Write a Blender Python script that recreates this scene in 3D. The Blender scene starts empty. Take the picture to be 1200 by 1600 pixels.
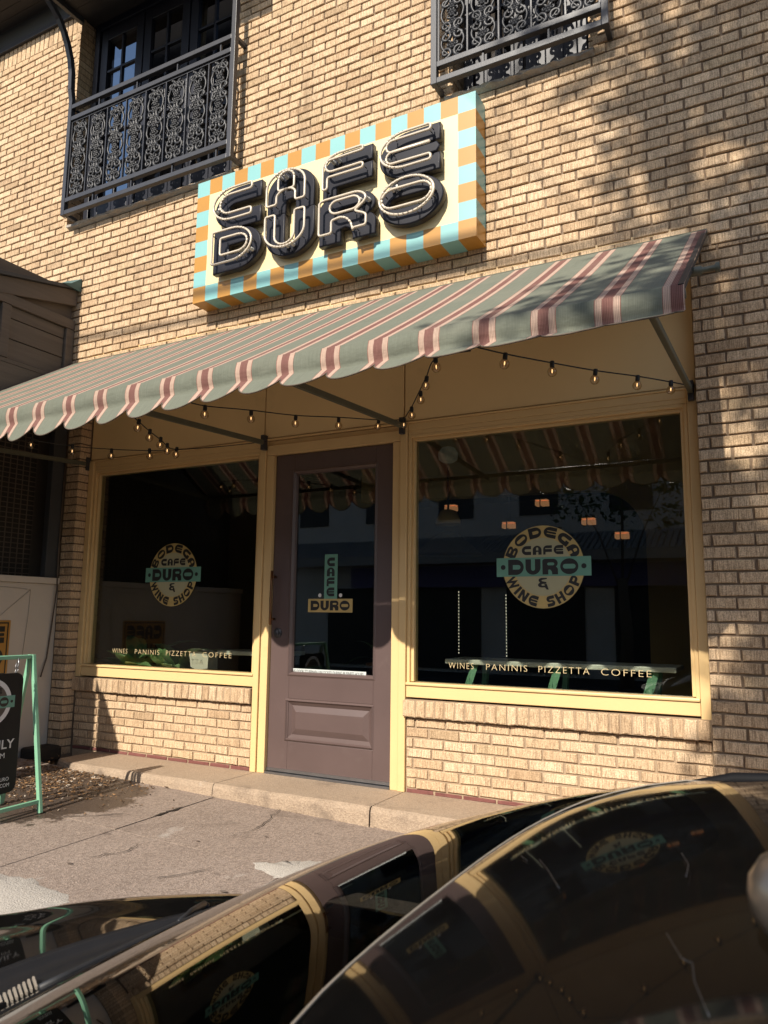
import bpy, bmesh, math, random
from mathutils import Vector, Matrix
random.seed(7)
SC = bpy.context.scene
COL = SC.collection
R = math.radians

# ------------------------------------------------------------------ camera
F_PX, CAM = 1170.0, Vector((0.0, -4.3, 0.0))
_yaw, _pit, _rol = R(28.05), R(8.015), R(0.676)
_f = Vector((-math.sin(_yaw)*math.cos(_pit), math.cos(_yaw)*math.cos(_pit), math.sin(_pit)))
_r = Vector((math.cos(_yaw), math.sin(_yaw), 0))
_u = _r.cross(_f)
CR = math.cos(_rol)*_r + math.sin(_rol)*_u
CU = -math.sin(_rol)*_r + math.cos(_rol)*_u
cd = bpy.data.cameras.new('camera'); cam = bpy.data.objects.new('camera', cd); COL.objects.link(cam)
cd.sensor_fit = 'VERTICAL'; cd.sensor_height = 36.0; cd.lens = F_PX/1600*36
cd.clip_start = 0.02; cd.clip_end = 500
cd.dof.use_dof = True; cd.dof.focus_distance = 4.6; cd.dof.aperture_fstop = 9.4
cam.matrix_world = Matrix(((CR.x, CU.x, -_f.x, CAM.x), (CR.y, CU.y, -_f.y, CAM.y), (CR.z, CU.z, -_f.z, CAM.z), (0, 0, 0, 1)))
SC.camera = cam
def project(P):
    v = Vector(P)-CAM; d = v.dot(_f)
    return 600+F_PX*v.dot(CR)/d, 800-F_PX*v.dot(CU)/d, d

# ------------------------------------------------------------------ world, sun, exposure
SUN_DIR = Vector((0.03, 1.0, -0.75)).normalized()       # the way the light travels
W = bpy.data.worlds.new('World'); SC.world = W; W.use_nodes = True
wn = W.node_tree; bg = wn.nodes['Background']; bg.inputs['Strength'].default_value = 0.105
sky = wn.nodes.new('ShaderNodeTexSky'); sky.sky_type = 'NISHITA'; sky.sun_disc = False
sky.sun_elevation = math.asin(-SUN_DIR.z); sky.sun_rotation = math.atan2(-SUN_DIR.x, -SUN_DIR.y)
wn.links.new(sky.outputs[0], bg.inputs['Color'])
sl = bpy.data.lights.new('sun', 'SUN'); sl.energy = 4.6; sl.angle = R(0.53); sl.color = (1.0, 0.92, 0.80)
so = bpy.data.objects.new('sun', sl); COL.objects.link(so)
so.rotation_euler = SUN_DIR.to_track_quat('-Z', 'Y').to_euler(); so.location = (0, -8, 9)
SC.view_settings.view_transform = 'Standard'; SC.view_settings.look = 'None'
SC.view_settings.exposure = 0.62; SC.view_settings.gamma = 1.0; SC.view_settings.use_curve_mapping = False
SC.render.engine = 'CYCLES'
SC.cycles.use_denoising = True; SC.cycles.max_bounces = 10; SC.cycles.transparent_max_bounces = 12
SC.cycles.caustics_refractive = False; SC.cycles.sample_clamp_indirect = 6.0

# ------------------------------------------------------------------ materials
def nd(t, kind, **kw):
    n = t.nodes.new(kind)
    for k, v in kw.items(): setattr(n, k, v)
    return n
def math_n(t, op, a, b=None, c=None):
    n = nd(t, 'ShaderNodeMath', operation=op)
    for i, v in enumerate((a, b, c)):
        if v is None: continue
        if isinstance(v, (int, float)): n.inputs[i].default_value = v
        else: t.links.new(v, n.inputs[i])
    return n.outputs[0]
def mix_col(t, fac, a, b, blend='MIX'):
    n = nd(t, 'ShaderNodeMix', data_type='RGBA', blend_type=blend)
    for i, v in ((0, fac), (6, a), (7, b)):
        if isinstance(v, (int, float)): n.inputs[i].default_value = v
        elif isinstance(v, tuple): n.inputs[i].default_value = (*v[:3], 1)
        else: t.links.new(v, n.inputs[i])
    return n.outputs[2]
def noise(t, vec, scale, detail=3, rough=.55):
    n = nd(t, 'ShaderNodeTexNoise'); n.inputs['Scale'].default_value = scale
    n.inputs['Detail'].default_value = detail; n.inputs['Roughness'].default_value = rough
    t.links.new(vec, n.inputs['Vector']); return n.outputs['Fac']
def ramp(t, fac, stops, interp='LINEAR'):
    n = nd(t, 'ShaderNodeValToRGB'); cr = n.color_ramp; cr.interpolation = interp
    while len(cr.elements) < len(stops): cr.elements.new(0.5)
    for e, (p, c) in zip(cr.elements, stops): e.position = p; e.color = (*c, 1) if len(c) == 3 else c
    t.links.new(fac, n.inputs[0]); return n.outputs[0]
def pos(t, scale=(1, 1, 1)):
    g = nd(t, 'ShaderNodeNewGeometry'); m = nd(t, 'ShaderNodeMapping'); m.inputs['Scale'].default_value = scale
    t.links.new(g.outputs['Position'], m.inputs['Vector']); return m.outputs[0]
def base_mat(name):
    m = bpy.data.materials.new(name); m.use_nodes = True
    return m, m.node_tree, m.node_tree.nodes['Principled BSDF']
def bump(t, b, height, strength, dist):
    n = nd(t, 'ShaderNodeBump'); n.inputs['Strength'].default_value = strength; n.inputs['Distance'].default_value = dist
    t.links.new(height, n.inputs['Height']); t.links.new(n.outputs[0], b.inputs['Normal'])
def MAT(name, col, rough=.6, var=.12, vscale=5, bmp=0, bscale=60, bdist=.003, metal=0, coat=0, stretch=(1, 1, 1), dirt=None, spec=.5, crough=.03):
    m, t, b = base_mat(name)
    p = pos(t, stretch)
    n = noise(t, p, vscale, 5)
    c = mix_col(t, n, tuple(x*(1-var*1.6) for x in col), tuple(min(1, x*(1+var*1.6)) for x in col))
    if dirt:
        f = ramp(t, noise(t, pos(t), dirt[1], 6, .65), [(dirt[2], (0, 0, 0)), (min(1, dirt[2]+.2), (1, 1, 1))])
        c = mix_col(t, math_n(t, 'MULTIPLY', f, dirt[3]), c, dirt[0])
    t.links.new(c, b.inputs['Base Color'])
    b.inputs['Roughness'].default_value = rough; b.inputs['Metallic'].default_value = metal
    b.inputs['Coat Weight'].default_value = coat; b.inputs['Coat Roughness'].default_value = crough
    b.inputs['Specular IOR Level'].default_value = spec
    if bmp: bump(t, b, noise(t, p, bscale, 4), bmp, bdist)
    return m
def glass_mat(name, tint=(.8, .82, .78), ior=1.5, rough=0.0, k=1.6):
    m, t, b = base_mat(name); t.nodes.remove(b)
    out = [n for n in t.nodes if n.type == 'OUTPUT_MATERIAL'][0]
    tr = nd(t, 'ShaderNodeBsdfTransparent'); tr.inputs[0].default_value = (*tint, 1)
    gl = nd(t, 'ShaderNodeBsdfGlossy'); gl.inputs['Roughness'].default_value = rough
    fr = nd(t, 'ShaderNodeFresnel'); ge = nd(t, 'ShaderNodeNewGeometry')
    # the same index from either side of the thin sheet
    t.links.new(math_n(t, 'ADD', ior, math_n(t, 'MULTIPLY', ge.outputs['Backfacing'], 1/ior-ior)), fr.inputs[0])
    f2 = math_n(t, 'MULTIPLY', fr.outputs[0], k)
    mx = nd(t, 'ShaderNodeMixShader'); t.links.new(f2, mx.inputs[0])
    t.links.new(tr.outputs[0], mx.inputs[1]); t.links.new(gl.outputs[0], mx.inputs[2]); t.links.new(mx.outputs[0], out.inputs[0])
    return m
def emit_mat(name, col, s):
    m, t, b = base_mat(name)
    b.inputs['Base Color'].default_value = (*col, 1)
    b.inputs['Emission Color'].default_value = (*col, 1); b.inputs['Emission Strength'].default_value = s
    return m
def brick_mat(name, tones, stain=.5):
    m, t, b = base_mat(name)
    oi = nd(t, 'ShaderNodeObjectInfo'); g = nd(t, 'ShaderNodeNewGeometry')
    rnd = math_n(t, 'FRACT', math_n(t, 'ADD', oi.outputs['Random'], g.outputs['Random Per Island']))
    c = ramp(t, rnd, [(.93*i/(len(tones)-1), x) for i, x in enumerate(tones)]+[(.965, tuple(v*.82 for v in tones[0])), (.985, (.60, .45, .28)), (1.0, tuple(v*.8 for v in tones[0]))])
    big = noise(t, pos(t), 1.3, 4)
    c = mix_col(t, math_n(t, 'MULTIPLY', big, .30), c, (.42, .27, .15))
    fleck = ramp(t, noise(t, pos(t), 160, 3), [(.35, (.62, .62, .62)), (.62, (1.16, 1.16, 1.16))])
    c = mix_col(t, .8, c, fleck, 'MULTIPLY')
    score = noise(t, pos(t, (190, 190, 14)), 1.0, 3, .6)
    sc = ramp(t, score, [(.36, (.50, .45, .40)), (.56, (1.08, 1.08, 1.08))])
    c = mix_col(t, .75, c, sc, 'MULTIPLY')
    st = ramp(t, noise(t, pos(t, (4, 4, .8)), 1.5, 7, .7), [(.54, (0, 0, 0)), (.76, (1, 1, 1))])
    c = mix_col(t, math_n(t, 'MULTIPLY', st, stain), c, (.10, .065, .04))
    lime = ramp(t, noise(t, pos(t), 4.7, 6, .75), [(.68, (0, 0, 0)), (.76, (1, 1, 1))])
    c = mix_col(t, math_n(t, 'MULTIPLY', lime, .45), c, (.62, .56, .48))
    t.links.new(c, b.inputs['Base Color']); b.inputs['Roughness'].default_value = .88
    b.inputs['Specular IOR Level'].default_value = .25
    h = math_n(t, 'ADD', score, math_n(t, 'MULTIPLY', noise(t, pos(t), 120, 3), .7))
    bump(t, b, h, .75, .004)
    return m

M = {}
M['brick'] = brick_mat('buff_brick', [(.48, .335, .205), (.645, .475, .305), (.57, .41, .255), (.69, .52, .345), (.54, .385, .24), (.655, .485, .315)])
M['red_brick'] = MAT('painted_red_brick', (.16, .055, .045), .8, .3, 20, .5, 90)
M['mortar'] = MAT('raked_mortar', (.20, .14, .092), .95, .25, 14, .6, 120)
M['pale_mortar'] = MAT('flush_pale_mortar', (.33, .24, .155), .95, .2, 14, .5, 120)
M['cream'] = MAT('cream_trim_paint', (.68, .475, .225), .42, .05, 3, .12, 40, .002, dirt=((.34, .23, .10), 2.4, .62, .45))
M['fascia'] = MAT('cream_fascia_paint', (.78, .57, .29), .5, .06, 2, .1, 30, .002, dirt=((.30, .20, .09), 1.6, .6, .35))
M['plum'] = MAT('plum_door_paint', (.098, .066, .061), .38, .10, 4, .10, 70, .002, dirt=((.17, .13, .115), 6, .60, .35))
M['iron'] = MAT('dark_iron_paint', (.035, .035, .040), .42, .2, 9, .2, 90, .002)
M['scroll'] = MAT('cast_scroll_iron', (.018, .018, .020), .48, .3, 30, .2, 90, .002)
M['navy'] = MAT('navy_window_paint', (.008, .009, .017), .45, .15)
M['black'] = MAT('matte_black', (.014, .014, .015), .55, .2, 20)
M['plastic'] = MAT('cowl_plastic', (.009, .009, .010), .5, .2, 30, .2, 200, .001)
M['rubber'] = MAT('rubber', (.012, .012, .013), .5, .15)
M['letter_grey'] = MAT('letter_charcoal', (.017, .017, .023), .42, .12, 12, .05, 30, .002, spec=.2)
M['letter_side'] = MAT('letter_return', (.040, .034, .030), .45, .15, 12, spec=.25)
M['neon'] = MAT('neon_glass', (.58, .50, .39), .22, .06, 20, coat=.6)
M['aqua'] = MAT('aqua_enamel', (.21, .44, .43), .35, .05, 4, .04, 18, .003)
M['ochre'] = MAT('ochre_enamel', (.43, .21, .036), .35, .07, 4, .04, 18, .003)
M['sign_cream'] = MAT('sign_cream_enamel', (.74, .60, .33), .36, .04, 3, .04, 14, .003)
M['bronze'] = MAT('bronze', (.20, .10, .05), .35, .2, 20, metal=1)
M['steel'] = MAT('grey_steel', (.25, .25, .26), .35, .15, 20, metal=.9)
M['chrome'] = MAT('satin_chrome', (.20, .165, .135), .30, .08, 20, metal=.8)
M['arm'] = MAT('olive_arm_paint', (.10, .10, .07), .45, .15, 12)
M['green'] = MAT('mint_green_paint', (.20, .42, .27), .4, .08, 8, .05, 50, .002, dirt=((.10, .14, .09), 18, .66, .5))
M['board'] = MAT('black_board', (.012, .011, .010), .6, .15, spec=.25)
M['white_print'] = MAT('white_print', (.66, .64, .60), .6, .05)
M['black_print'] = MAT('black_print', (.012, .011, .010), .5, .1)
M['gold_print'] = MAT('gold_leaf', (.58, .46, .26), .4, .15, 30, metal=.2)
M['badge_cream'] = MAT('badge_cream', (.40, .37, .22), .6, .05)
M['badge_gold'] = MAT('badge_gold', (.50, .36, .13), .45, .12, 18)
M['badge_green'] = MAT('badge_green', (.13, .30, .22), .55, .06)
M['notice'] = MAT('notice_film', (.55, .58, .56), .5, .04)
M['weather_wood'] = MAT('weathered_grey_boards', (.105, .082, .062), .75, .25, 3, .4, 40, .004, stretch=(2, .5, 9))
M['dark_frame'] = MAT('dark_grey_frame', (.045, .046, .048), .6, .2)
M['screen'] = MAT('dark_screen', (.020, .015, .010), .8, .3, 60)
M['plaster'] = MAT('pale_plaster', (.56, .49, .41), .8, .08, 2, .25, 30, .004, dirt=((.22, .18, .15), 1.5, .6, .5))
M['patina'] = MAT('patina_flashing', (.05, .11, .11), .55, .25, 8)
M['asphalt'] = MAT('asphalt', (.05, .05, .052), .9, .25, 30, .6, 200, .004)
M['paper'] = MAT('paper', (.62, .60, .54), .8, .06, 8, .3, 20, .01)
M['marble'] = MAT('marble', (.66, .67, .62), .3, .3, 5)
M['plant'] = MAT('leaf_green', (.13, .24, .10), .35, .3, 8)
M['terracotta'] = MAT('terracotta', (.30, .13, .07), .8)
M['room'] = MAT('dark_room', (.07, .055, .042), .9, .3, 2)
M['room_ochre'] = MAT('dim_ochre_plaster', (.42, .28, .11), .8, .15, 2)
M['curtain'] = MAT('linen_curtain', (.32, .26, .18), .9, .1)
M['bark'] = MAT('bark', (.10, .075, .055), .9, .3, 6, .8, 20, .02, stretch=(1, 1, .25))
M['leaf'] = MAT('tree_leaf', (.05, .095, .03), .55, .35, 3)
M['stucco'] = MAT('white_stucco', (.60, .58, .55), .85, .08, 2, .2, 30)
M['far_metal'] = MAT('ribbed_metal', (.25, .25, .25), .45, .1)
M['banner'] = MAT('violet_banner', (.12, .11, .26), .7, .1)
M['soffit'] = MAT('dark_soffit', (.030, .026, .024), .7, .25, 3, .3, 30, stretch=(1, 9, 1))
M['glass'] = glass_mat('window_glass')
M['dark_glass'] = glass_mat('upper_window_glass', (.6, .62, .65), k=.5)
M['car_glass'] = glass_mat('tinted_car_glass', (.10, .11, .10), 1.5, .02, 1.05)
M['bulb_glass'] = glass_mat('bulb_glass', (.86, .78, .64), 1.75, 0, 1.3)
M['filament'] = emit_mat('filament', (1.0, .62, .30), 1.6)
M['lamp_glow'] = emit_mat('lamp_glow', (1.0, .45, .20), .20)
M['globe_glow'] = emit_mat('opal_globe', (.3, .27, .2), .05)
M['bead_glow'] = emit_mat('bead_light', (1.0, .9, .7), 1.1)
M['paint'] = MAT('black_car_paint', (.0040, .0037, .0035), .5, .2, 40, coat=.75, spec=0, dirt=((.035, .030, .025), 60, .62, .22), crough=.045)
M['gutter'] = MAT('gutter_rubber', (.006, .006, .007), .7, .15, spec=.15)
M['glint_fittings'] = MAT('pale_glint_and_fittings', (.30, .26, .21), .35, .1, 30)  # pale tone for the painted seam glint, also the wall cable and louvres
M['interior'] = MAT('car_interior', (.02, .019, .018), .7, .2)

def concrete(name, c0, c1, speck, wet=None):
    m, t, b = base_mat(name); p = pos(t)
    c = mix_col(t, noise(t, p, 1.7, 6, .65), c0, c1)
    ag = nd(t, 'ShaderNodeTexVoronoi'); ag.inputs['Scale'].default_value = 120; t.links.new(p, ag.inputs['Vector'])
    agc = ramp(t, ag.outputs['Color'], [(.15, (.55, .50, .46)), (.6, (1, 1, 1)), (.95, (1.35, 1.3, 1.25))])
    c = mix_col(t, speck, c, agc, 'MULTIPLY')
    sp = ramp(t, noise(t, pos(t, (5, 8, 1)), 1.0, 2, .4), [(.70, (0, 0, 0)), (.76, (1, 1, 1))])
    c = mix_col(t, math_n(t, 'MULTIPLY', sp, .55), c, (.085, .06, .048))
    st = ramp(t, noise(t, pos(t), 3.1, 7, .7), [(.56, (0, 0, 0)), (.72, (1, 1, 1))])
    c = mix_col(t, math_n(t, 'MULTIPLY', st, .5), c, (.085, .06, .045))
    li = ramp(t, noise(t, pos(t, (1.4, .8, 1)), 1.9, 8, .72), [(.63, (0, 0, 0)), (.70, (1, 1, 1))])
    c = mix_col(t, math_n(t, 'MULTIPLY', li, .55), c, (.46, .42, .37))
    if wet:
        sep = nd(t, 'ShaderNodeSeparateXYZ'); t.links.new(pos(t), sep.inputs[0])
        d = math_n(t, 'SQRT', math_n(t, 'ADD', math_n(t, 'POWER', math_n(t, 'MULTIPLY', math_n(t, 'SUBTRACT', sep.outputs[0], wet[0]), 1/wet[2]), 2.0),
                                     math_n(t, 'POWER', math_n(t, 'MULTIPLY', math_n(t, 'SUBTRACT', sep.outputs[1], wet[1]), 1/wet[3]), 2.0)))
        d = math_n(t, 'ADD', d, math_n(t, 'MULTIPLY', math_n(t, 'SUBTRACT', noise(t, pos(t), 6, 6, .7), .5), 1.1))
        wf = ramp(t, d, [(.92, (1, 1, 1)), (1.0, (0, 0, 0))])
        c = mix_col(t, math_n(t, 'MULTIPLY', wf, .82), c, (.040, .027, .020))
        b_r = mix_col(t, wf, (.85, .85, .85), (.35, .35, .35)); t.links.new(b_r, b.inputs['Roughness'])
    else: b.inputs['Roughness'].default_value = .85
    t.links.new(c, b.inputs['Base Color'])
    h = math_n(t, 'ADD', math_n(t, 'MULTIPLY', ag.outputs['Distance'], 1.2), noise(t, p, 45, 5))
    bump(t, b, h, .55, .004)
    return m
M['slab'] = concrete('exposed_aggregate_slab', (.225, .172, .138), (.32, .255, .21), .75, wet=(-4.15, -.95, .62, .62))
M['step'] = concrete('worn_step_concrete', (.30, .22, .15), (.40, .305, .22), .4)
M['patch'] = concrete('pale_patch_mortar', (.36, .325, .28), (.44, .40, .35), .25)

# awning cloth : stripes woven along the cloth, repeat taken from the scallops
AW_P, AW_X0 = .2484, -.285
def awning_mat():
    m, t, b = base_mat('striped_awning_cloth')
    sep = nd(t, 'ShaderNodeSeparateXYZ'); t.links.new(pos(t), sep.inputs[0])
    u = math_n(t, 'FRACT', math_n(t, 'ADD', math_n(t, 'DIVIDE', math_n(t, 'SUBTRACT', sep.outputs[0], AW_X0), AW_P), 100.5))
    d = math_n(t, 'MULTIPLY', math_n(t, 'ABSOLUTE', math_n(t, 'SUBTRACT', u, .5)), AW_P/.1242)
    G, B_, C_, L_ = (.165, .176, .138), (.195, .095, .080), (.46, .325, .255), (.24, .09, .07)
    c = ramp(t, d, [(0, B_), (.175, C_), (.385, L_), (.403, G)], 'CONSTANT')
    fine = math_n(t, 'SINE', math_n(t, 'MULTIPLY', sep.outputs[0], 1000.0))
    grp = math_n(t, 'LESS_THAN', d, .395)
    fn = math_n(t, 'ADD', 1.0, math_n(t, 'MULTIPLY', fine, math_n(t, 'ADD', .08, math_n(t, 'MULTIPLY', grp, .22))))
    cc = nd(t, 'ShaderNodeCombineXYZ')
    for i in range(3): t.links.new(fn, cc.inputs[i])
    c = mix_col(t, 1.0, c, cc.outputs[0], 'MULTIPLY')
    th = ramp(t, noise(t, pos(t, (420, 8, 8)), 1, 3), [(.3, (.82, .82, .82)), (.7, (1.15, 1.15, 1.15))])
    c = mix_col(t, .7, c, th, 'MULTIPLY')
    st = ramp(t, noise(t, pos(t, (1, 1.5, 1.5)), 2.2, 6, .65), [(.5, (0, 0, 0)), (.8, (1, 1, 1))])
    c = mix_col(t, math_n(t, 'MULTIPLY', st, .3), c, (.30, .27, .21))
    dr = ramp(t, noise(t, pos(t), 9, 2), [(.80, (0, 0, 0)), (.83, (1, 1, 1))])
    c = mix_col(t, math_n(t, 'MULTIPLY', dr, .7), c, (.62, .60, .55))
    b.inputs['Roughness'].default_value = .9; b.inputs['Specular IOR Level'].default_value = .2
    t.links.new(c, b.inputs['Base Color'])
    bump(t, b, noise(t, pos(t, (3, 5, 5)), 2.0, 4), .5, .03)
    tl = nd(t, 'ShaderNodeBsdfTranslucent'); t.links.new(mix_col(t, .5, c, (.8, .62, .4), 'MULTIPLY'), tl.inputs[0])
    mx = nd(t, 'ShaderNodeMixShader'); mx.inputs[0].default_value = .19
    out = [n for n in t.nodes if n.type == 'OUTPUT_MATERIAL'][0]
    t.links.new(b.outputs[0], mx.inputs[1]); t.links.new(tl.outputs[0], mx.inputs[2]); t.links.new(mx.outputs[0], out.inputs[0])
    return m
M['awning'] = awning_mat()
M['gum'] = MAT('trodden_gum', (.165, .125, .10), .8, .2, 30, .4, 120)

# ------------------------------------------------------------------ mesh helpers
class MB:
    def __init__(s): s.v, s.f, s.mi = [], [], []
    def add(s, vs, fs, mi=0):
        o = len(s.v); s.v += [tuple(v) for v in vs]
        for f in fs: s.f.append(tuple(o+i for i in f)); s.mi.append(mi)
        return s
    def box(s, x0, x1, y0, y1, z0, z1, mi=0):
        return s.add([(x0, y0, z0), (x1, y0, z0), (x1, y1, z0), (x0, y1, z0), (x0, y0, z1), (x1, y0, z1), (x1, y1, z1), (x0, y1, z1)],
                     [(0, 3, 2, 1), (4, 5, 6, 7), (0, 1, 5, 4), (1, 2, 6, 5), (2, 3, 7, 6), (3, 0, 4, 7)], mi)
    def bar(s, a, b, w, h, mi=0, up=(0, 0, 1)):
        a, b = Vector(a), Vector(b); d = (b-a).normalized(); u = Vector(up)
        if abs(d.dot(u)) > .98: u = Vector((1, 0, 0))
        sx = d.cross(u).normalized()*w/2; su = sx.cross(d).normalized()*h/2
        vs = [p+i*sx+j*su for p in (a, b) for i, j in ((-1, -1), (1, -1), (1, 1), (-1, 1))]
        return s.add(vs, [(0, 1, 2, 3), (7, 6, 5, 4), (0, 4, 5, 1), (1, 5, 6, 2), (2, 6, 7, 3), (3, 7, 4, 0)], mi)
    def tube(s, pts, r, n=8, closed=False, mi=0):
        pts = [Vector(p) for p in pts]; k = len(pts); vs = []; pu = None
        for i, p in enumerate(pts):
            a = pts[(i-1) % k] if (closed or i) else p; c = pts[(i+1) % k] if (closed or i < k-1) else p
            d = (c-a).normalized() if (c-a).length > 1e-9 else Vector((0, 0, 1))
            if pu is None: pu = Vector((0, 0, 1)) if abs(d.z) < .9 else Vector((1, 0, 0))
            sx = d.cross(pu).normalized(); su = sx.cross(d).normalized(); pu = su
            rr = r[i] if isinstance(r, (list, tuple)) else r
            vs += [p+rr*(math.cos(2*math.pi*j/n)*sx+math.sin(2*math.pi*j/n)*su) for j in range(n)]
        fs = []
        for i in range(k if closed else k-1):
            i2 = (i+1) % k
            fs += [(i*n+j, i2*n+j, i2*n+(j+1) % n, i*n+(j+1) % n)[::-1] for j in range(n)]
        if not closed: fs += [tuple(range(n))[::1], tuple(range((k-1)*n, k*n))[::-1]]
        return s.add(vs, fs, mi)
    def lathe(s, prof, c, n=16, axis='z', mi=0):
        c = Vector(c); vs = []
        for r, h in prof:
            for j in range(n):
                a = 2*math.pi*j/n; x, y = r*math.cos(a), r*math.sin(a)
                vs.append(c+(Vector((x, y, h)) if axis == 'z' else Vector((x, -h, y)) if axis == 'y' else Vector((h, x, y))))
        fs = [(i*n+j, i*n+(j+1) % n, (i+1)*n+(j+1) % n, (i+1)*n+j) for i in range(len(prof)-1) for j in range(n)]
        fs += [tuple(range(n))[::-1], tuple(range((len(prof)-1)*n, len(prof)*n))]
        return s.add(vs, fs, mi)
    def grid(s, rows, mi=0):
        n = len(rows[0]); vs = [p for r in rows for p in r]
        return s.add(vs, [(i*n+j, i*n+j+1, (i+1)*n+j+1, (i+1)*n+j) for i in range(len(rows)-1) for j in range(n-1)], mi)
    def quad(s, a, b, c, d, mi=0): return s.add([a, b, c, d], [(0, 1, 2, 3)], mi)
    def mesh(s, name, mats, smooth=False):
        me = bpy.data.meshes.new(name); me.from_pydata(s.v, [], s.f)
        for m in (mats if isinstance(mats, (list, tuple)) else [mats]): me.materials.append(m)
        me.polygons.foreach_set('material_index', s.mi)
        if smooth: me.polygons.foreach_set('use_smooth', [True]*len(me.polygons))
        me.update(); return me
def link(name, me, parent=None, loc=None):
    o = bpy.data.objects.new(name, me); COL.objects.link(o)
    if parent is not None: o.parent = parent
    if loc is not None: o.location = loc
    return o
def build(mb, name, mats, parent=None, smooth=False, bevel=0, sub=0, angle=None):
    me = mb.mesh(name, mats, smooth or bool(sub))
    bm = bmesh.new(); bm.from_mesh(me); bmesh.ops.recalc_face_normals(bm, faces=bm.faces); bm.to_mesh(me); bm.free()
    if angle:
        me.polygons.foreach_set('use_smooth', [True]*len(me.polygons)); me.set_sharp_from_angle(angle=R(angle))
    o = link(name, me, parent)
    if bevel:
        b = o.modifiers.new('bevel', 'BEVEL'); b.width = bevel; b.segments = 2; b.limit_method = 'ANGLE'
    if sub:
        b = o.modifiers.new('sub', 'SUBSURF'); b.levels = sub; b.render_levels = sub
    return o
def thing(name, label, cat, loc=(0, 0, 0), group=None):
    o = bpy.data.objects.new(name, None); COL.objects.link(o); o.location = loc; o.empty_display_size = .1
    o['label'] = label; o['category'] = cat
    if group: o['group'] = group
    return o
def tag(o, label, cat, group=None, kind=None):
    if label: o['label'] = label
    if cat: o['category'] = cat
    if group: o['group'] = group
    if kind: o['kind'] = kind
    return o
def kind(o, k): o['kind'] = k; return o

# ------------------------------------------------------------------ lettering
def arc(cx, cy, rx, ry, a0, a1, n=12):
    return [(cx+rx*math.cos(R(a0+(a1-a0)*i/n)), cy+ry*math.sin(R(a0+(a1-a0)*i/n))) for i in range(n+1)]
def slot(x0, x1, y0, y1, lr=True, rr=True):
    r = (y1-y0)/2; cy = (y0+y1)/2
    p = arc(x1-r, cy, r, r, -90, 90, 8) if rr else [(x1, y0), (x1, y1)]
    q = arc(x0+r, cy, r, r, 90, 270, 8) if lr else [(x0, y1), (x0, y0)]
    return p+q
def stroke(pts, w):
    # polygon around an open polyline, mitred
    P = [Vector((x, y)) for x, y in pts]; L, Rr = [], []
    for i, p in enumerate(P):
        a = (P[i]-P[i-1]).normalized() if i else (P[1]-P[0]).normalized()
        b = (P[i+1]-P[i]).normalized() if i < len(P)-1 else a
        n = Vector((-(a+b).y, (a+b).x)).normalized(); k = w/2/max(.35, n.dot(Vector((-a.y, a.x))))
        L.append((p+n*k)[:]); Rr.append((p-n*k)[:])
    return L+Rr[::-1]
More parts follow.
